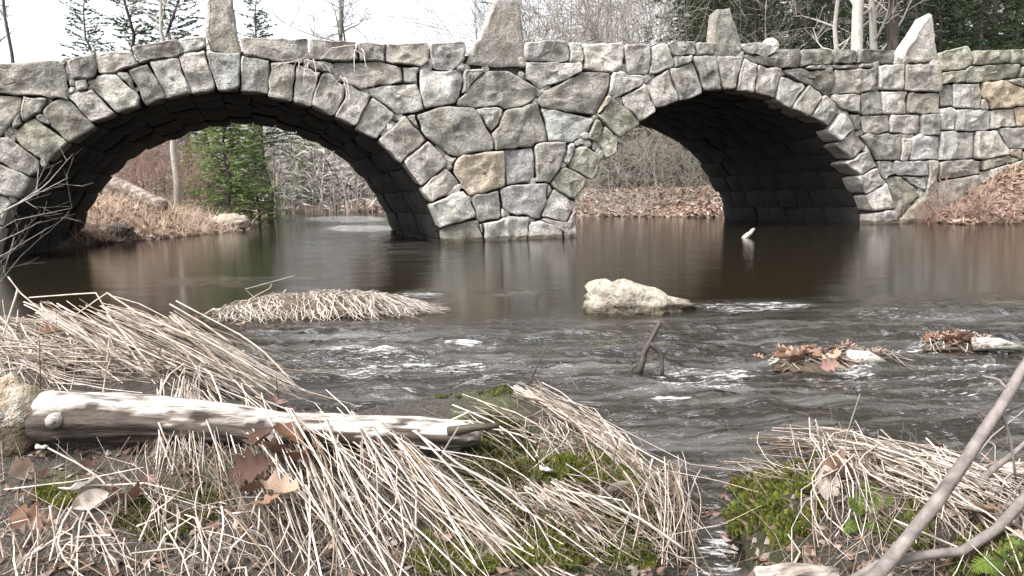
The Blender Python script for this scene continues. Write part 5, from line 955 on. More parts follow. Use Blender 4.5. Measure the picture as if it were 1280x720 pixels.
for px, py, k, s, lb in [(330, 575, 7, 46, 'nearly black folded leaf at the left of the dark leaf cluster'), (362, 570, 0, 44, 'rust leaf in the middle of the dark leaf cluster'), (378, 600, 3, 48, 'dark brown leaf at the right of the dark leaf cluster'), (325, 640, 3, 44, 'dark leaf drooping at the foot of the dark leaf cluster'), (100, 622, 5, 42, 'large cream dead leaf curling up over the yellow moss at lower left'), (112, 638, 2, 40, 'pale blotched leaf just right of the large cream leaf'), (134, 630, 0, 34, 'rust brown leaf at the right of the two pale leaves'), (168, 634, 3, 44, 'dark brown flat leaf right of the rust leaf'),
        (36, 662, 0, 44, 'rust coloured leaf near the lower left corner'), (58, 668, 4, 26, 'small tan leaf beside the rust leaf in the lower left corner'), (22, 600, 4, 36, 'tan upright leaf below the tan stone at the left edge'), (54, 571, 5, 22, 'small white oval leaf under the left end of the log'),
        (200, 574, 5, 26, 'pale oval leaf below the straw tuft on the log'), (342, 527, 6, 30, 'dark red leaf standing before the bleached log'), (356, 540, 7, 36, 'dark brown curled leaf just below the dark red leaf'), (374, 545, 3, 28, 'brown leaf tucked right of the curled leaf before the log'), (318, 612, 7, 50, 'large dark curled leaf hanging on the straw in the lower middle left'),
        (345, 592, 3, 40, 'dark folded leaf right above the large curled leaf'), (352, 645, 4, 46, 'tan leaf with light rim below the large curled leaf'), (336, 660, 1, 36, 'orange brown leaf under the straw left of the tan rimmed leaf'), (514, 583, 4, 32, 'tan leaf leaning upright at the upper end of the straw sheaf'), (527, 592, 1, 28, 'orange brown leaf beside the upright tan leaf'),
        (476, 610, 5, 34, 'white torn leaf lying on top of the straw sheaf'), (437, 640, 5, 36, 'white ragged leaf lower down on the straw sheaf'), (682, 600, 5, 22, 'small white leaf on the moss in the middle'), (772, 622, 2, 30, 'pale curled leaf under the dark upright twig'),
        (1040, 598, 1, 42, 'reddish leaf high in the leaf cluster on the right bank'), (1052, 610, 6, 44, 'pink brown leaf in the leaf cluster on the right bank'), (1035, 618, 2, 44, 'pale hanging leaf at the foot of the leaf cluster on the right bank'), (1225, 655, 1, 44, 'orange leaf behind the lower fallen branch'), (868, 628, 5, 14, 'small white leaf beside the inlet mouth')]:
    leaf(px, py, k, s*1.12, lb, None, .045 if 300 < px < 420 else .018)
for i in range(70):
    px, py = random.choice([(random.uniform(0, 330), random.uniform(560, 715)), (random.uniform(1000, 1280), random.uniform(560, 700)), (random.uniform(380, 560), random.uniform(560, 700)), (random.uniform(20, 320), random.uniform(400, 470)), (random.uniform(560, 860), random.uniform(580, 710))])
    leaf(px, py, random.randrange(8), random.uniform(12, 26), 'small dead leaf caught among the straw of the near bank', 'small dead leaves on the near bank', .01)

# ------------------------------------------------------------------ near bank: straw, moss, log, branches
def gh(p): return float(hgt(np.array([p.x]), np.array([p.y]))[0])
def stalks(mb, n, A, B, lift0, lift1, r, arch=.03, jit=8, wob=.02, colr=(.5, 1.12), seg=5, follow=True, bright=1.0, dep=None):
    r = r*.66
    s0 = rng.uniform(0, 1, n); s1 = np.clip(s0+rng.normal(0, .16, n), -.1, 1.1); A = np.array(A, float); B = np.array(B, float)
    def along(Ln, s): k = len(Ln)-1; i = np.clip((s*k).astype(int), 0, k-1); f = s*k-i; return Ln[i]+(Ln[i+1]-Ln[i])*f[:, None]
    a = along(A, s0)+rng.normal(0, jit, (n, 2)); b = along(B, s1)+rng.normal(0, jit*1.6, (n, 2)); sh = rng.uniform(.0, .35, n)[:, None]; b = b+(a-b)*sh*rng.integers(0, 2, n)[:, None]
    if dep:
        ga = np.array([at_d(*a[i], random.gauss(dep[0], dep[2])) for i in range(n)]); gb = np.array([at_d(*b[i], random.gauss(dep[1], dep[2])) for i in range(n)])
    else: ga, gb = gpts(a[:, 0], a[:, 1]), gpts(b[:, 0], b[:, 1])
    keep = []
    for i in range(n):
        p, q = Vector(ga[i]), Vector(gb[i]); p.z += lift0*random.uniform(.1, 1.2); q.z += lift1*random.uniform(0, 1.2); L = (q-p).length
        if L > 1.6 or L < .02: continue
        sd = (q-p).cross(Vector((0, 0, 1))).normalized(); w1 = random.gauss(0, wob*(.5 if random.random() < .65 else 2.2)); kink = random.random() < .30; kt = random.uniform(.3, .8); ks = random.gauss(0, .35); pts = []
        for j in range(seg+1):
            t = j/seg; c = p.lerp(q, t)+sd*w1*math.sin(t*math.pi)+Vector((0, 0, arch*random.uniform(.1, 1.0)*4*t*(1-t)*L))
            if kink and t > kt: c += (sd*ks-Vector((0, 0, abs(ks)*.3)))*(t-kt)*L
            pts.append(c)
        g = random.uniform(*colr)*bright*random.choice((1, 1, 1, .8, .6, .42, .3)); warm = random.uniform(.0, .2)+(.22 if g < .42 else 0); rr = r*random.choice((.4, .6, .8, 1, 1.3))*random.uniform(.85, 1.2)
        keep.append((pts, [rr*(1-.45*j/seg) for j in range(seg+1)], (g, g*(1-warm*.5), g*(1-warm))))
    if not keep: return
    H = hgt(np.array([[c.x for c in k[0]] for k in keep]).ravel(), np.array([[c.y for c in k[0]] for k in keep]).ravel()).reshape(len(keep), -1)
    for (pts, rad, col), h in zip(keep, H):
        if follow:
            for c, z in zip(pts, h): c.z = max(c.z, z+.004)
        mb.tube(pts, rad, 3, col, False)
def mat_(name, label, fill, loc):
    mb = MB(); fill(mb); return top(mb, name, M['straw'], loc, label, 'dead grass', None, 'stuff', True)
random.seed(121)
def f1(mb):
    D1 = (2.75, 2.35, .12)
    stalks(mb, 90, [(5, 412), (60, 395), (150, 388)], [(150, 478), (330, 490)], .0, .0, .0036, .02, dep=D1)
    stalks(mb, 45, [(45, 383), (75, 392)], [(150, 470), (250, 482)], .0, .0, .0040, .02, dep=D1)
    stalks(mb, 60, [(130, 392), (205, 402)], [(290, 470), (368, 486)], .0, .0, .0036, .03, dep=D1)
    stalks(mb, 55, [(212, 392), (225, 410)], [(310, 472), (372, 486)], .0, .0, .0038, .02, 5, dep=(2.6, 2.35, .08))
    stalks(mb, 60, [(-20, 440), (0, 480)], [(120, 440), (200, 490)], .0, .0, .0030, .02, 14, dep=(2.4, 2.4, .1))
    stalks(mb, 50, [(-30, 415), (-10, 470)], [(60, 500), (150, 480)], .0, .0, .003, .03, 14, dep=(2.5, 2.3, .12))
    stalks(mb, 45, [(-60, 390), (0, 405)], [(60, 500), (20, 520)], .0, .0, .003, .03, 14, dep=(2.6, 2.2, .12))
    stalks(mb, 120, [(0, 425), (320, 450)], [(60, 480), (360, 490)], .0, .0, .003, .03, 18, .04, (.2, .6), dep=(2.6, 2.4, .15))
mat_('dead_grass', 'mound of pale flattened reeds behind the left end of the bleached log', f1, gp(170, 460))
def f2(mb):
    stalks(mb, 80, [(335, 545), (440, 555), (520, 580)], [(400, 720), (560, 735), (730, 725)], .07, .03, .0034, .03, 10, bright=1.05)
    stalks(mb, 150, [(330, 550), (460, 575), (560, 600)], [(360, 735), (560, 740), (740, 730)], .03, .015, .0013, .03, 26, .05, (.18, .5)); stalks(mb, 120, [(200, 520), (330, 550)], [(190, 640), (360, 690)], .02, .01, .0012, .05, 26, .05, (.18, .5))
    stalks(mb, 20, [(240, 515), (330, 545)], [(380, 640), (480, 740)], .10, .03, .0028, .04, 9)
    stalks(mb, 36, [(228, 505), (258, 508)], [(205, 590), (235, 600), (310, 620)], .10, .02, .0026, .08, 6)
    stalks(mb, 40, [(195, 520), (260, 515)], [(185, 590), (255, 585)], .10, .02, .0018, .05, 6)
    stalks(mb, 14, [(300, 640), (420, 650)], [(330, 735), (480, 745)], .04, .02, .0026, .03, 12)
    stalks(mb, 30, [(340, 560), (560, 620)], [(440, 690), (700, 700)], .015, .01, .0024, .03, 20, .03, (.3, .75))
mat_('dead_grass', 'long sheaf of pale straw combed downhill in front of the log', f2, gp(480, 630))
def f3(mb):
    stalks(mb, 46, [(640, 492), (675, 490)], [(780, 575), (850, 628)], .02, .02, .0030, .03, 5)
    stalks(mb, 36, [(705, 530), (770, 560)], [(830, 620), (872, 690)], .04, .01, .0028, .06, 9)
    stalks(mb, 34, [(680, 512), (740, 550), (850, 610)], [(690, 575), (770, 620), (868, 690)], .02, .0, .0024, .10, 7, .03, (.4, 1.0))
    stalks(mb, 36, [(800, 610), (860, 600)], [(790, 690), (868, 720)], .05, .0, .0022, .1, 10, .03, (.4, .95))
    stalks(mb, 22, [(690, 610), (720, 612)], [(800, 660), (845, 690)], .03, .01, .003, .04, 6)
    stalks(mb, 20, [(560, 545), (600, 520)], [(640, 560), (720, 575)], .05, .02, .0026, .05, 8)
mat_('dead_grass', 'fringe of dead grass drooping over the water edge beside the mossy point', f3, gp(770, 580))
def f3b(mb):
    stalks(mb, 60, [(650, 500), (740, 560), (820, 610)], [(720, 560), (790, 610), (840, 660)], .02, .005, .0012, .05, 16, .05, (.25, .7))
mat_('dead_grass', 'thin grey grass matted under the drooping fringe at the water edge', f3b, gp(770, 600))
def f4(mb): stalks(mb, 75, [(640, 625), (700, 632)], [(730, 690), (790, 690)], .03, .015, .0026, .03, 9)
mat_('dead_grass', 'small patch of straw on bright moss in the lower middle', f4, gp(710, 660))
def f5(mb):
    stalks(mb, 70, [(940, 562), (1000, 556), (1070, 562)], [(1150, 600), (1280, 650)], .03, .03, .0030, .05, 8)
    stalks(mb, 45, [(1060, 575), (1180, 600)], [(1180, 650), (1330, 700)], .04, .03, .0028, .04, 14)
    stalks(mb, 28, [(955, 562), (1070, 562)], [(985, 600), (1110, 620)], .04, .0, .0022, .1, 8)
    stalks(mb, 18, [(900, 590), (960, 585)], [(985, 600), (1040, 640)], .03, .02, .0026, .05, 5)
    stalks(mb, 26, [(1020, 605), (1060, 605)], [(1015, 690), (1075, 690)], .06, .0, .0024, .08, 9, .03, (.35, .9))
    stalks(mb, 110, [(1010, 575), (1280, 620)], [(1060, 640), (1290, 690)], .02, .01, .0012, .05, 22, .05, (.18, .5))
    stalks(mb, 90, [(1120, 600), (1290, 610)], [(1160, 650), (1300, 690)], .03, .02, .0022, .05, 22, .04, (.3, .9))
mat_('dead_grass', 'tangle of pale straw over the right bank behind the fallen branches', f5, gp(1120, 590))
def f6(mb):
    for i in range(60):
        px, py = random.uniform(-10, 330), random.uniform(640, 725); p = gp(px, py); up_ = Vector((random.gauss(.0, .3), random.gauss(0, .3), random.uniform(.4, 1))).normalized()*random.uniform(.03, .10)
        g = random.uniform(.4, 1.1); mb.tube([p, p+up_*.5+Vector((random.gauss(0, .004),)*3), p+up_+Vector((random.gauss(0, .02), random.gauss(0, .02), -.01))], [.0022, .002, .001], 3, (g, g*.93, g*.88), False)
    stalks(mb, 22, [(-20, 570), (330, 590)], [(0, 720), (340, 720)], .02, .01, .0017, .06, 60, .04, (.3, .8))
    stalks(mb, 18, [(-10, 610), (300, 560)], [(120, 640), (340, 690)], .02, .01, .0014, .06, 60, .04, (.25, .8))
    stalks(mb, 40, [(40, 690), (320, 690)], [(30, 735), (340, 740)], .07, .0, .0024, .1, 12, .02, (.5, 1.05))
mat_('dead_grass', 'loose thin straw littering the mud in the lower left corner', f6, gp(160, 650))
def f7(mb): stalks(mb, 55, [(560, 510), (700, 640), (820, 690)], [(600, 560), (760, 690), (880, 730)], .012, .006, .0012, .08, 50, .03, (.2, .75)); stalks(mb, 50, [(930, 610), (1260, 640)], [(1000, 690), (1280, 720)], .015, .006, .0013, .08, 50, .03, (.2, .75))
mat_('dead_grass', 'fine brown grass litter scattered over the mossy ground', f7, gp(720, 620))

scatter('leaf_litter', 1500, (-20, 1300), (540, 725), .011, 'crumbs of dark leaf and stem trodden into the mud of the near bank', 'leaf litter', 2600, .035, 85, .62)

def moss(i, label, spots, mat, n, h=.012, g=(.55, 1.4)):
    random.seed(200+i); mb = MB(); r = np.random.default_rng(300+i)
    for px, py, rx, ry in spots:
        k = int(1.5*n*rx*ry/3000); a = r.uniform(0, 6.28, k); q = np.sqrt(r.uniform(0, 1, k)); G = gpts(px+rx*q*np.cos(a), py+ry*q*np.sin(a)); keep = fbm(G[:, 0]*16, G[:, 1]*16, 40+i, 3)+.75-q*.8; dd = wdist(G[:, 0], G[:, 1])
        for j in range(k):
            if keep[j] < .1 or dd[j] < -.02: continue
            p = Vector(G[j]); hh = h*.8*random.uniform(.5, 1.5); lean = Vector((random.gauss(0, .6), random.gauss(0, .6), 1)).normalized()*hh; wv = Vector((random.gauss(0, 1), random.gauss(0, 1), random.gauss(0, .3))).normalized()*hh*.22; v = random.uniform(*g); y = random.uniform(.85, 1.25)
            mb.poly([p-wv-lean*.1, p+wv-lean*.1, p+lean], (v*y, v, v*.8)); mb.poly([p+lean*.3-wv*1.6, p+lean*.35+wv*1.6, p+lean*.9+wv.cross(lean).normalized()*hh*.3], (v*y*.95, v*.95, v*.7))
    c = gp(spots[0][0], spots[0][1]); top(mb, 'moss', M[mat], c, label, 'moss', None, 'stuff', False)
moss(0, 'low olive moss at the water end of the log', [(600, 488, 75, 14), (560, 484, 50, 8)], 'olive', 9000)
moss(1, 'dark green mossy tuft at the right tip of the log', [(612, 560, 62, 62)], 'olive', 2600, .014, (.35, 1.2))
moss(2, 'bright yellow green moss under the drooping fringe of grass', [(745, 590, 75, 24), (790, 605, 30, 20)], 'moss', 6500)
moss(3, 'wide cushion of green moss at the bottom centre', [(715, 668, 105, 30), (770, 690, 70, 30), (700, 625, 70, 18)], 'moss', 3600, .012, (.4, 1.2))
moss(10, 'olive moss spreading over the earth between the log tip and the bottom edge', [(690, 640, 110, 60), (600, 640, 60, 50), (800, 660, 45, 45)], 'olive', 2300, .010, (.5, 1.25))
moss(4, 'bright moss patch under the lower end of the straw sheaf', [(570, 695, 62, 34), (690, 690, 60, 25)], 'moss', 3800)
moss(5, 'rounded bright moss tuft right of the inlet', [(960, 628, 66, 62), (935, 600, 40, 25)], 'moss', 3400, .016, (.4, 1.35))
moss(6, 'thin olive moss along the top of the right bank', [(930, 570, 48, 15), (1000, 565, 60, 14)], 'olive', 7000)
moss(7, 'little yellow moss cushion beside the large cream leaf', [(68, 622, 28, 14)], 'moss', 6500)
moss(8, 'faint green moss on the mud left of the straw sheaf', [(250, 622, 52, 16), (200, 650, 80, 30)], 'olive', 2600, .009)
moss(9, 'moss in the lower right corner under the fallen branches', [(1230, 695, 65, 40), (1150, 650, 60, 40)], 'olive', 2400, .014)

# driftwood log and tan stone
p0 = gp(52, 556)+Vector((0, 0, .062)); p1 = gp(600, 570)+Vector((0, 0, .038)); lg = empty('driftwood_log', (p0+p1)/2); tag(lg, 'bleached driftwood log lying across the near bank at the left', 'log')
ax = (p1-p0).normalized(); ang = math.atan2(ax.y, ax.x)
def part_rot(mb, name, mat, par):                           # mesh whose local X runs along the log, so the grain does too
    R = Matrix.Rotation(-ang, 3, 'Z'); L = par.location
    for i, v in enumerate(mb.v): mb.v[i] = R @ (Vector(v)-L)
    o = link(name, mb.mesh(name, mat, Vector((0, 0, 0))), par); o.rotation_euler.z = ang; return o
KL, SL = 110, 40; lm = log_mesh(p0, p1, .060, .027, 4, .36, KL, SL, .012)
for i in range(KL+1):                                       # ragged brown weathering on the front flank, its underside shade painted in too
    for j in range(SL):
        q = 360*j/SL; q = q-360 if q > 180 else q; t = i/KL; v = Vector((t*9, math.cos(math.radians(q))*1.5, math.sin(math.radians(q))*1.5))
        e = 34*mnoise.noise(v)+22*mnoise.noise(v*2.6)+14*mnoise.noise(v*6); hi = (30 if t < .5 else 30-36*(t-.5))+e; k = max(0, min(1, (hi-q)/9)) if q > -130 else 0
        k = max(k, max(0, min(1, (mnoise.noise(v*1.8+Vector((7, 0, 0)))-.32)*7))); lm.c[i*SL+j] = (k, k, k)
part_rot(lm, 'trunk', M['driftlog'], lg)
kn = MB(); k0 = p0.lerp(p1, .06)+Vector((.0, -.05, .015)); kn.tube([k0, k0+Vector((-.005, -.022, .004)), k0+Vector((-.008, -.04, .008))], [.02, .017, .008], 8); part(kn, 'knot', M['drift'], lg)
kn = MB(); k0 = p0.lerp(p1, .93)+Vector((0, -.02, .02)); kn.tube([k0, k0+Vector((.05, -.03, .012)), k0+Vector((.10, -.05, .016))], [.012, .009, .006], 7); part(kn, 'broken_branch', M['wetbark'], lg)
p = gp(14, 556); rock('tan_stone', p+Vector((0, 0, .06)), .085, .08, .10, .22, 17, M['guard'], (.26, .205, .14), 'tan angular stone at the left end of the bleached log', 'stone', .4)

def stick(name, pts, rad, mat, label, cat, group=None, sides=7):
    """pts: (px, py, depth) in the photograph; a thin stick built there at its real size"""
    P = [at_d(a, b, d) for a, b, d in pts]; out = []
    for i in range(len(P)-1):
        for j in range(3): out.append(P[i].lerp(P[i+1], j/3)+Vector((random.gauss(0, 1), random.gauss(0, 1), random.gauss(0, 1)))*rad[0]*.10)
    out.append(P[-1]); k = len(out); r = [(rad[0]+(rad[1]-rad[0])*i/(k-1))*random.uniform(.92, 1.1) for i in range(k)]; mb = MB(); mb.tube(out, r, sides, (.72, .69, .64) if mat == 'straw' else (1, 1, 1)); return mb, out, r
def stick_thing(*a, **k): mb, out, r = stick(*a, **k); return top(mb, a[0], M[a[3]], out[-1], a[4], a[5], k.get('group'))
random.seed(131)
br = empty('fallen_branch', at_d(1085, 730, 1.02)); tag(br, 'thick grey fallen branch slanting up out of the lower right corner', 'branch')
mb, out, r = stick('limb', [(1310, 412, 1.22), (1262, 490, 1.19), (1222, 552, 1.16), (1168, 632, 1.1), (1112, 700, 1.05), (1070, 752, 1.0)], (.0078, .0108), 'branch', '', ''); part(mb, 'limb', M['branch'], br)
for (a, b) in [((1262, 490, 1.19), (1228, 470, 1.2)), ((1235, 532, 1.17), (1290, 500, 1.25)), ((1250, 510, 1.18), (1270, 600, 1.2))]:
    mb, out, r = stick('twig', [a, ((a[0]+b[0])/2+4, (a[1]+b[1])/2-5, (a[2]+b[2])/2), b], (.0034, .0014), 'branch', '', ''); part(mb, 'twig', M['branch'], br)
br2 = empty('fallen_branch', at_d(1130, 700, 1.06)); tag(br2, 'curved lower fallen branch crossing under the thick slanting branch', 'branch')
mb, out, r = stick('limb', [(1040, 738, 1.04), (1098, 706, 1.07), (1135, 697, 1.08), (1200, 690, 1.1), (1245, 662, 1.13), (1300, 600, 1.18)], (.0062, .0086), 'branch', '', ''); part(mb, 'limb', M['branch'], br2)
stick_thing('broken_stick', [(1214, 622, 1.3), (1232, 594, 1.32), (1250, 580, 1.34), (1290, 545, 1.36)], (.008, .004), 'branch', 'short grey broken stick behind the thick slanting branch', 'stick')
stick_thing('broken_stick', [(1205, 600, 1.45), (1240, 592, 1.5), (1300, 582, 1.5)], (.02, .016), 'drift', 'pale weathered stick at the right edge beyond the short grey stick', 'stick')
stick_thing('broken_stick', [(1190, 612, 1.4), (1260, 612, 1.4), (1310, 606, 1.4)], (.013, .011), 'branch', 'pinkish brown stick lying level under the pale weathered stick', 'stick')
stick_thing('driftwood_piece', [(945, 722, .98), (990, 716, .98), (1045, 722, .98)], (.014, .012), 'drift', 'pale driftwood piece at the bottom edge below the moss tuft', 'wood')
def gstick(px0, py0, tops, r, mat, label, d=None, name='twig'):
    p = gp(px0, py0); d = d or (p-CAM).dot(fw); return stick_thing(name, [(px0, py0+4, d)]+[(a, b, d) for a, b in tops], (r, r*.5), mat, label, 'twig')
gstick(52, 548, [(51, 490), (49, 425)], .0022, 'wetbark', 'thin dark upright twig in front of the left end of the log')
gstick(346, 508, [(347, 490), (345, 468)], .0022, 'wetbark', 'short dark twig standing against the middle of the log')
gstick(488, 600, [(480, 570), (471, 545)], .0022, 'redtwig', 'reddish twig leaning before the straw sheaf')
gstick(543, 592, [(556, 562), (574, 532)], .0034, 'bark', 'tan bent twig with a dark tip at the right end of the log')
gstick(763, 604, [(767, 575), (774, 543)], .0016, 'wetbark', 'black upright twig on the bright moss')
gstick(1125, 566, [(1127, 548), (1129, 528)], .0022, 'wetbark', 'short black twig standing at the back of the right bank')
gstick(1053, 590, [(1058, 545), (1066, 520), (1075, 492)], .0018, 'bark', 'thin bent pale twig rising from the right bank')
gstick(1098, 560, [(1098, 548), (1097, 538)], .0022, 'bark', 'tiny stub of twig left of the short black twig')
gstick(985, 715, [(1000, 690), (985, 668)], .0024, 'straw', 'kinked straw stem before the moss tuft', None, 'bent_stem')
gstick(1178, 620, [(1240, 545), (1290, 505)], .002, 'bark', 'slender twig rising right behind the thick slanting branch', 1.4)
gstick(660, 478, [(672, 455), (685, 430)], .005, 'wetbark', 'dark gnarled twig at the tip of the grassy point', None)
gstick(735, 505, [(715, 475), (700, 452)], .0025, 'bark', 'thin twig slanting out of the water off the grassy point', 2.75)
gstick(870, 400, [(885, 408), (905, 402), (900, 425)], .003, 'bark', 'thin hooked twig in the rapids right of the pale rock', 3.8) if False else None
tw = empty('forked_twig', at_z(812, 466, 0)); tag(tw, 'dark forked twig sticking out of the rapids below the pale rock', 'twig'); d = (tw.location-CAM).dot(fw)
for nm, pts, rr in [('stem', [(826, 402, d), (814, 424, d), (806, 440, d), (798, 468, d)], (.009, .016)), ('fork', [(812, 428, d), (826, 442, d), (828, 470, d)], (.012, .007)), ('fork', [(802, 450, d), (790, 462, d+.02)], (.005, .003)), ('fork', [(818, 432, d), (836, 450, d), (852, 468, d)], (.003, .002))]:
    mb, out, r = stick(nm, pts, rr, 'wetbark', '', ''); part(mb, nm, M['wetbark'], tw)
p = at_z(934, 297, 0); d = (p-CAM).dot(fw); stick_thing('broken_stick', [(930, 299, d), (938, 291, d), (943, 286, d)], (.05, .02), 'drift', 'short pale stick poking from calm water under the right arch', 'stick')
# straw stems long enough to follow by eye
def stem(pts, label, r=.003): P = [(a, b, (gp(a, max(b, c)) - CAM).dot(fw)) for a, b, c in pts]; mb, out, rr = stick('dry_stem', P, (r, r*.6), 'straw', '', '', sides=5); return top(mb, 'dry_stem', M['straw'], out[-1], label, 'stem')
dm = (gp(150, 470)-CAM).dot(fw)
def stemd(pts, d, label, r=.0034): mb, out, rr = stick('dry_stem', [(a, b, d) for a, b in pts], (r, r*.6), 'straw', '', '', sides=5); return top(mb, 'dry_stem', M['straw'], out[-1], label, 'stem')
stemd([(205, 480), (120, 430), (60, 395), (25, 366), (10, 346)], dm, 'long pale stem whose upper end points to the upper left corner of the reed mound')
stemd([(22, 362), (12, 395), (2, 425)], dm, 'stem dropping steeply at the far left of the reed mound'); stemd([(200, 470), (140, 400), (120, 366), (36, 372)], dm-.03, 'kinked stem with a level upper part above the reed mound')
stemd([(260, 430), (170, 390), (134, 366), (92, 395)], dm, 'bent stem arching over the middle of the reed mound'); stemd([(372, 484), (330, 440), (300, 418), (220, 376)], dm, 'stem ending lowest at the right tip of the reed mound')
stemd([(290, 430), (255, 405), (212, 380)], dm+.05, 'short stem at the upper right of the reed mound'); ds = (gp(330, 560)-CAM).dot(fw)
stemd([(238, 615), (215, 570), (198, 528)], ds, 'single stem leaning left of the straw tuft on the log', .0028); stemd([(170, 725), (140, 680), (106, 632)], (gp(140, 690)-CAM).dot(fw), 'long straight stem rising to the cream leaf at lower left', .0024)
stemd([(135, 610), (125, 598), (95, 578), (60, 560)], (gp(100, 590)-CAM).dot(fw)-.03, 'brown curved stem under the left end of the log', .0026); stemd([(5, 612), (90, 602), (180, 584)], (gp(90, 612)-CAM).dot(fw)-.03, 'thin level stem above the cream leaf', .0016)
stemd([(100, 608), (180, 604), (240, 618)], (gp(170, 618)-CAM).dot(fw)-.03, 'pale level stem right of the cream leaf', .002); stemd([(1290, 722), (1210, 690), (1118, 650)], 1.12, 'pale straight stem crossing beneath both fallen branches', .0026)
stemd([(80, 720), (70, 680), (62, 632)], (gp(70, 700)-CAM).dot(fw), 'upright pale stem left of the long straight stem', .0024); stemd([(860, 690), (800, 648), (735, 618), (695, 612)], (gp(780, 660)-CAM).dot(fw)-.02, 'long bowed stem lying across the moss cushion', .0032)
stemd([(455, 562), (520, 545), (588, 514)], (gp(520, 575)-CAM).dot(fw), 'tan straight stem propped on the right end of the log', .003)

def fern(cx, cy, fr, label):
    p = gp(cx, cy); e = empty('fern', p); tag(e, label, 'fern'); d = (p-CAM).dot(fw)
    for (tx, ty, dd) in fr:
        q = at_d(tx, ty, d+dd); mb = MB(); mid = p.lerp(q, .5)+Vector((0, 0, .022)); pts = [(p*(1-t)**2+mid*2*t*(1-t)+q*t*t) for t in [i/12 for i in range(13)]]; mb.tube(pts, [.0014*(1-.6*i/12) for i in range(13)], 3, (.9, .8, .6), False)
        for i2 in range(3, 25):
            t = i2/24; i = min(int(t*12), 11); ax_ = (pts[min(i+1, 12)]-pts[i]).normalized(); sd = ax_.cross(Vector((0, -.7, 1))).normalized(); l = (.020*math.sin(math.pi*(.2+.78*t))**.8+.002)*(q-p).length/.085
            for s in (-1, 1):
                c = pts[i].lerp(pts[min(i+1, 12)], t*12-i); tip = c+sd*s*l+ax_*l*.5+Vector((0, 0, -l*random.uniform(.1, .6))); g = random.uniform(.6, 1.3); ld = (tip-c)/6
                for k in range(5):                            # each pinna is itself cut into small lobes
                    b0 = c+ld*k; w2 = l*.20*(1-.15*k); m1 = b0+ld*1.1+ax_*w2; m2 = b0+ld*1.1-ax_*w2
                    mb.poly([b0, b0+ld*.25+ax_*w2*.8, m1+ld*.3, b0+ld*.9], (g, g, g*.75)); mb.poly([b0, b0+ld*.9, m2+ld*.3, b0+ld*.25-ax_*w2*.8], (g*.92, g*.92, g*.7))
        part(mb, 'frond', M['fern'], e, None, False)
random.seed(141)
fern(1075, 655, [(1150, 625, .03), (1160, 650, .0), (1118, 600, .10), (1112, 672, -.06), (1085, 612, .06), (1060, 622, .0), (1056, 668, -.03)], 'small green fern between the leaf cluster and the slanting branch')
fern(1262, 708, [(1215, 712, -.02), (1285, 672, .05), (1245, 690, .0), (1300, 700, .0)], 'bright green fern sprouts in the lower right corner')

# leafy drifts caught in the rapids
def drift(px, py, w_, label, seed, wood):
    random.seed(seed); c = at_z(px, py, 0); e = empty('leaf_drift', c); tag(e, label, 'debris'); me = blob(None, w_, w_*.55, .034, .25, seed, 2); me.materials.append(bpy.data.materials['peaty_soil']); smooth_by(me, 180); link('mound', me, e, (0, 0, -.005))
    g = MB(); blades(g, 190, c, w_, w_*.5, .034, w_*.7, 0, -.2, .62, .0022, (.9, -.35)); part(g, 'dead_grass', M['straw'], e, 'stuff', False)
    for i in range(34):
        l = link('dead_leaf', LM[random.choice((0, 1, 4, 6, 6, 3))], e, (random.gauss(0, w_*.45), random.gauss(0, w_*.22), random.uniform(.018, .036))); s = random.uniform(.05, .12); l.scale = (s,)*3; l.rotation_euler = (random.gauss(0, .4), random.gauss(0, .4), random.uniform(0, 6))
    q = MB(); a, b = wood; a = at_z(*a, .03)-c; q.tube([c+a, c+a+(at_z(*b, .015)-c-a)*.5+Vector((0, 0, .012)), at_z(*b, .0)], [.03, .026, .008], 8); part(q, 'driftwood', M['drift'], e)
drift(1035, 452, .25, 'clump of reddish leaves and straw stranded in the rapids on the right', 151, ((1060, 446), (1112, 456)))
drift(1195, 432, .16, 'smaller stranded clump of dark leaves at the right edge of the rapids', 152, ((1215, 430), (1285, 437)))

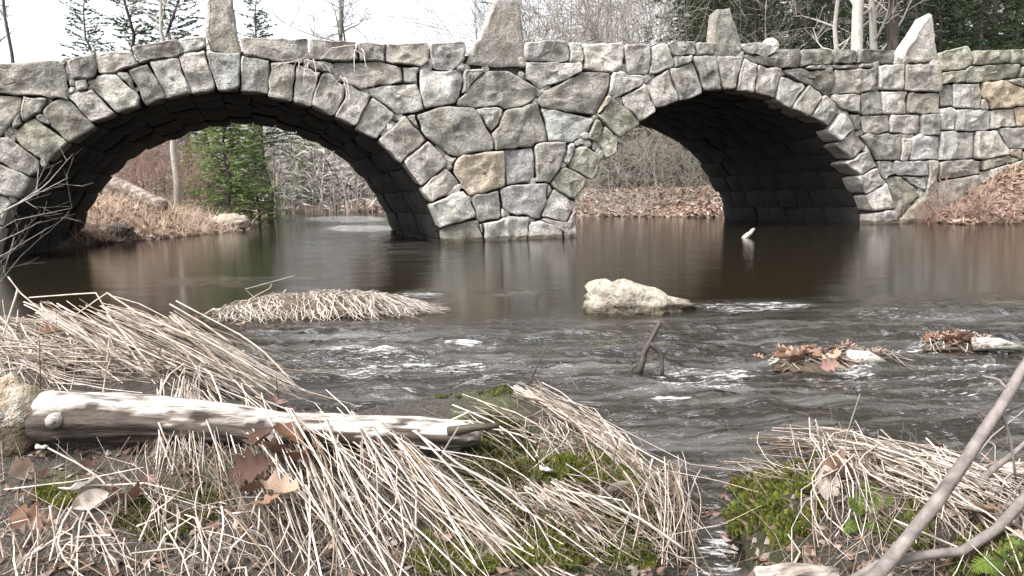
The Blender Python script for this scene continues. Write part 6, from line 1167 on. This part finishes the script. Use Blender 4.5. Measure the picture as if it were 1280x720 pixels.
# bare twigs reaching in from the left edge
random.seed(161); sb = empty('bare_shrub', at_d(-95, 395, 4.2)); tag(sb, 'thin bare twigs reaching in at the left edge before the left arch', 'shrub')
for pts, rr, mt in [([(-95, 395), (-50, 320), (0, 266), (38, 247), (62, 226)], (.010, .0025), 'paletwig'), ([(20, 256), (46, 238), (48, 212)], (.0035, .0015), 'paletwig'), ([(40, 246), (85, 222)], (.003, .0012), 'paletwig'), ([(30, 250), (48, 262)], (.0025, .0012), 'twig'), ([(-60, 340), (0, 302), (30, 288), (52, 276)], (.005, .0014), 'twig'), ([(-60, 350), (5, 318), (62, 284)], (.0045, .0013), 'twig'), ([(18, 296), (8, 330), (0, 350)], (.0025, .001), 'twig'), ([(-40, 310), (20, 275), (90, 260)], (.003, .0012), 'twig'), ([(-80, 380), (-10, 340), (14, 312)], (.003, .001), 'twig'), ([(-70, 390), (-10, 365), (26, 320)], (.003, .001), 'twig')]:
    mb, out, r = stick('twig', [(a, b, 4.2) for a, b in pts], rr, mt, '', '')
    for k in range(2, len(out), 2):
        dv = (out[k]-out[k-1]).normalized(); limb(mb, out[k], dv+Vector((random.gauss(0, .5), random.gauss(0, .5), random.gauss(.15, .4))), random.uniform(.10, .22), rr[1]*1.1, 1, 2, .1, .02, .7, .0008)
    part(mb, 'twig', M[mt], sb)
# withered grass caught in the parapet joints
def tuft(px, py, label, n):
    c = at_y(px, py, D-.02); mb = MB()
    for i in range(n):
        a = random.gauss(0, .3); L = random.uniform(.12, .34); d = Vector((math.sin(a), -.35, -abs(math.cos(a))*.6)); q = c+Vector((random.gauss(0, .05), 0, random.gauss(0, .02)))
        mb.tube([q, q+Vector((d.x*.3, -.05, .05))*L*1.2, q+Vector((d.x*.7, -.09, -.25*L)), q+Vector((d.x, -.10, -L*1.0))*1.0], [.006, .006, .005, .003], 3, (random.uniform(.6, 1.1),)*3, False)
    top(mb, 'grass_tuft', M['straw'], c, label, 'grass tuft')
tuft(386, 76, 'withered pale grass hanging from the joint below the parapet right of the left arch crown', 10); tuft(448, 62, 'few withered stems hanging over the parapet between two coping stones', 4); tuft(428, 98, 'small dry twigs caught in the joint behind the left arch ring', 5)
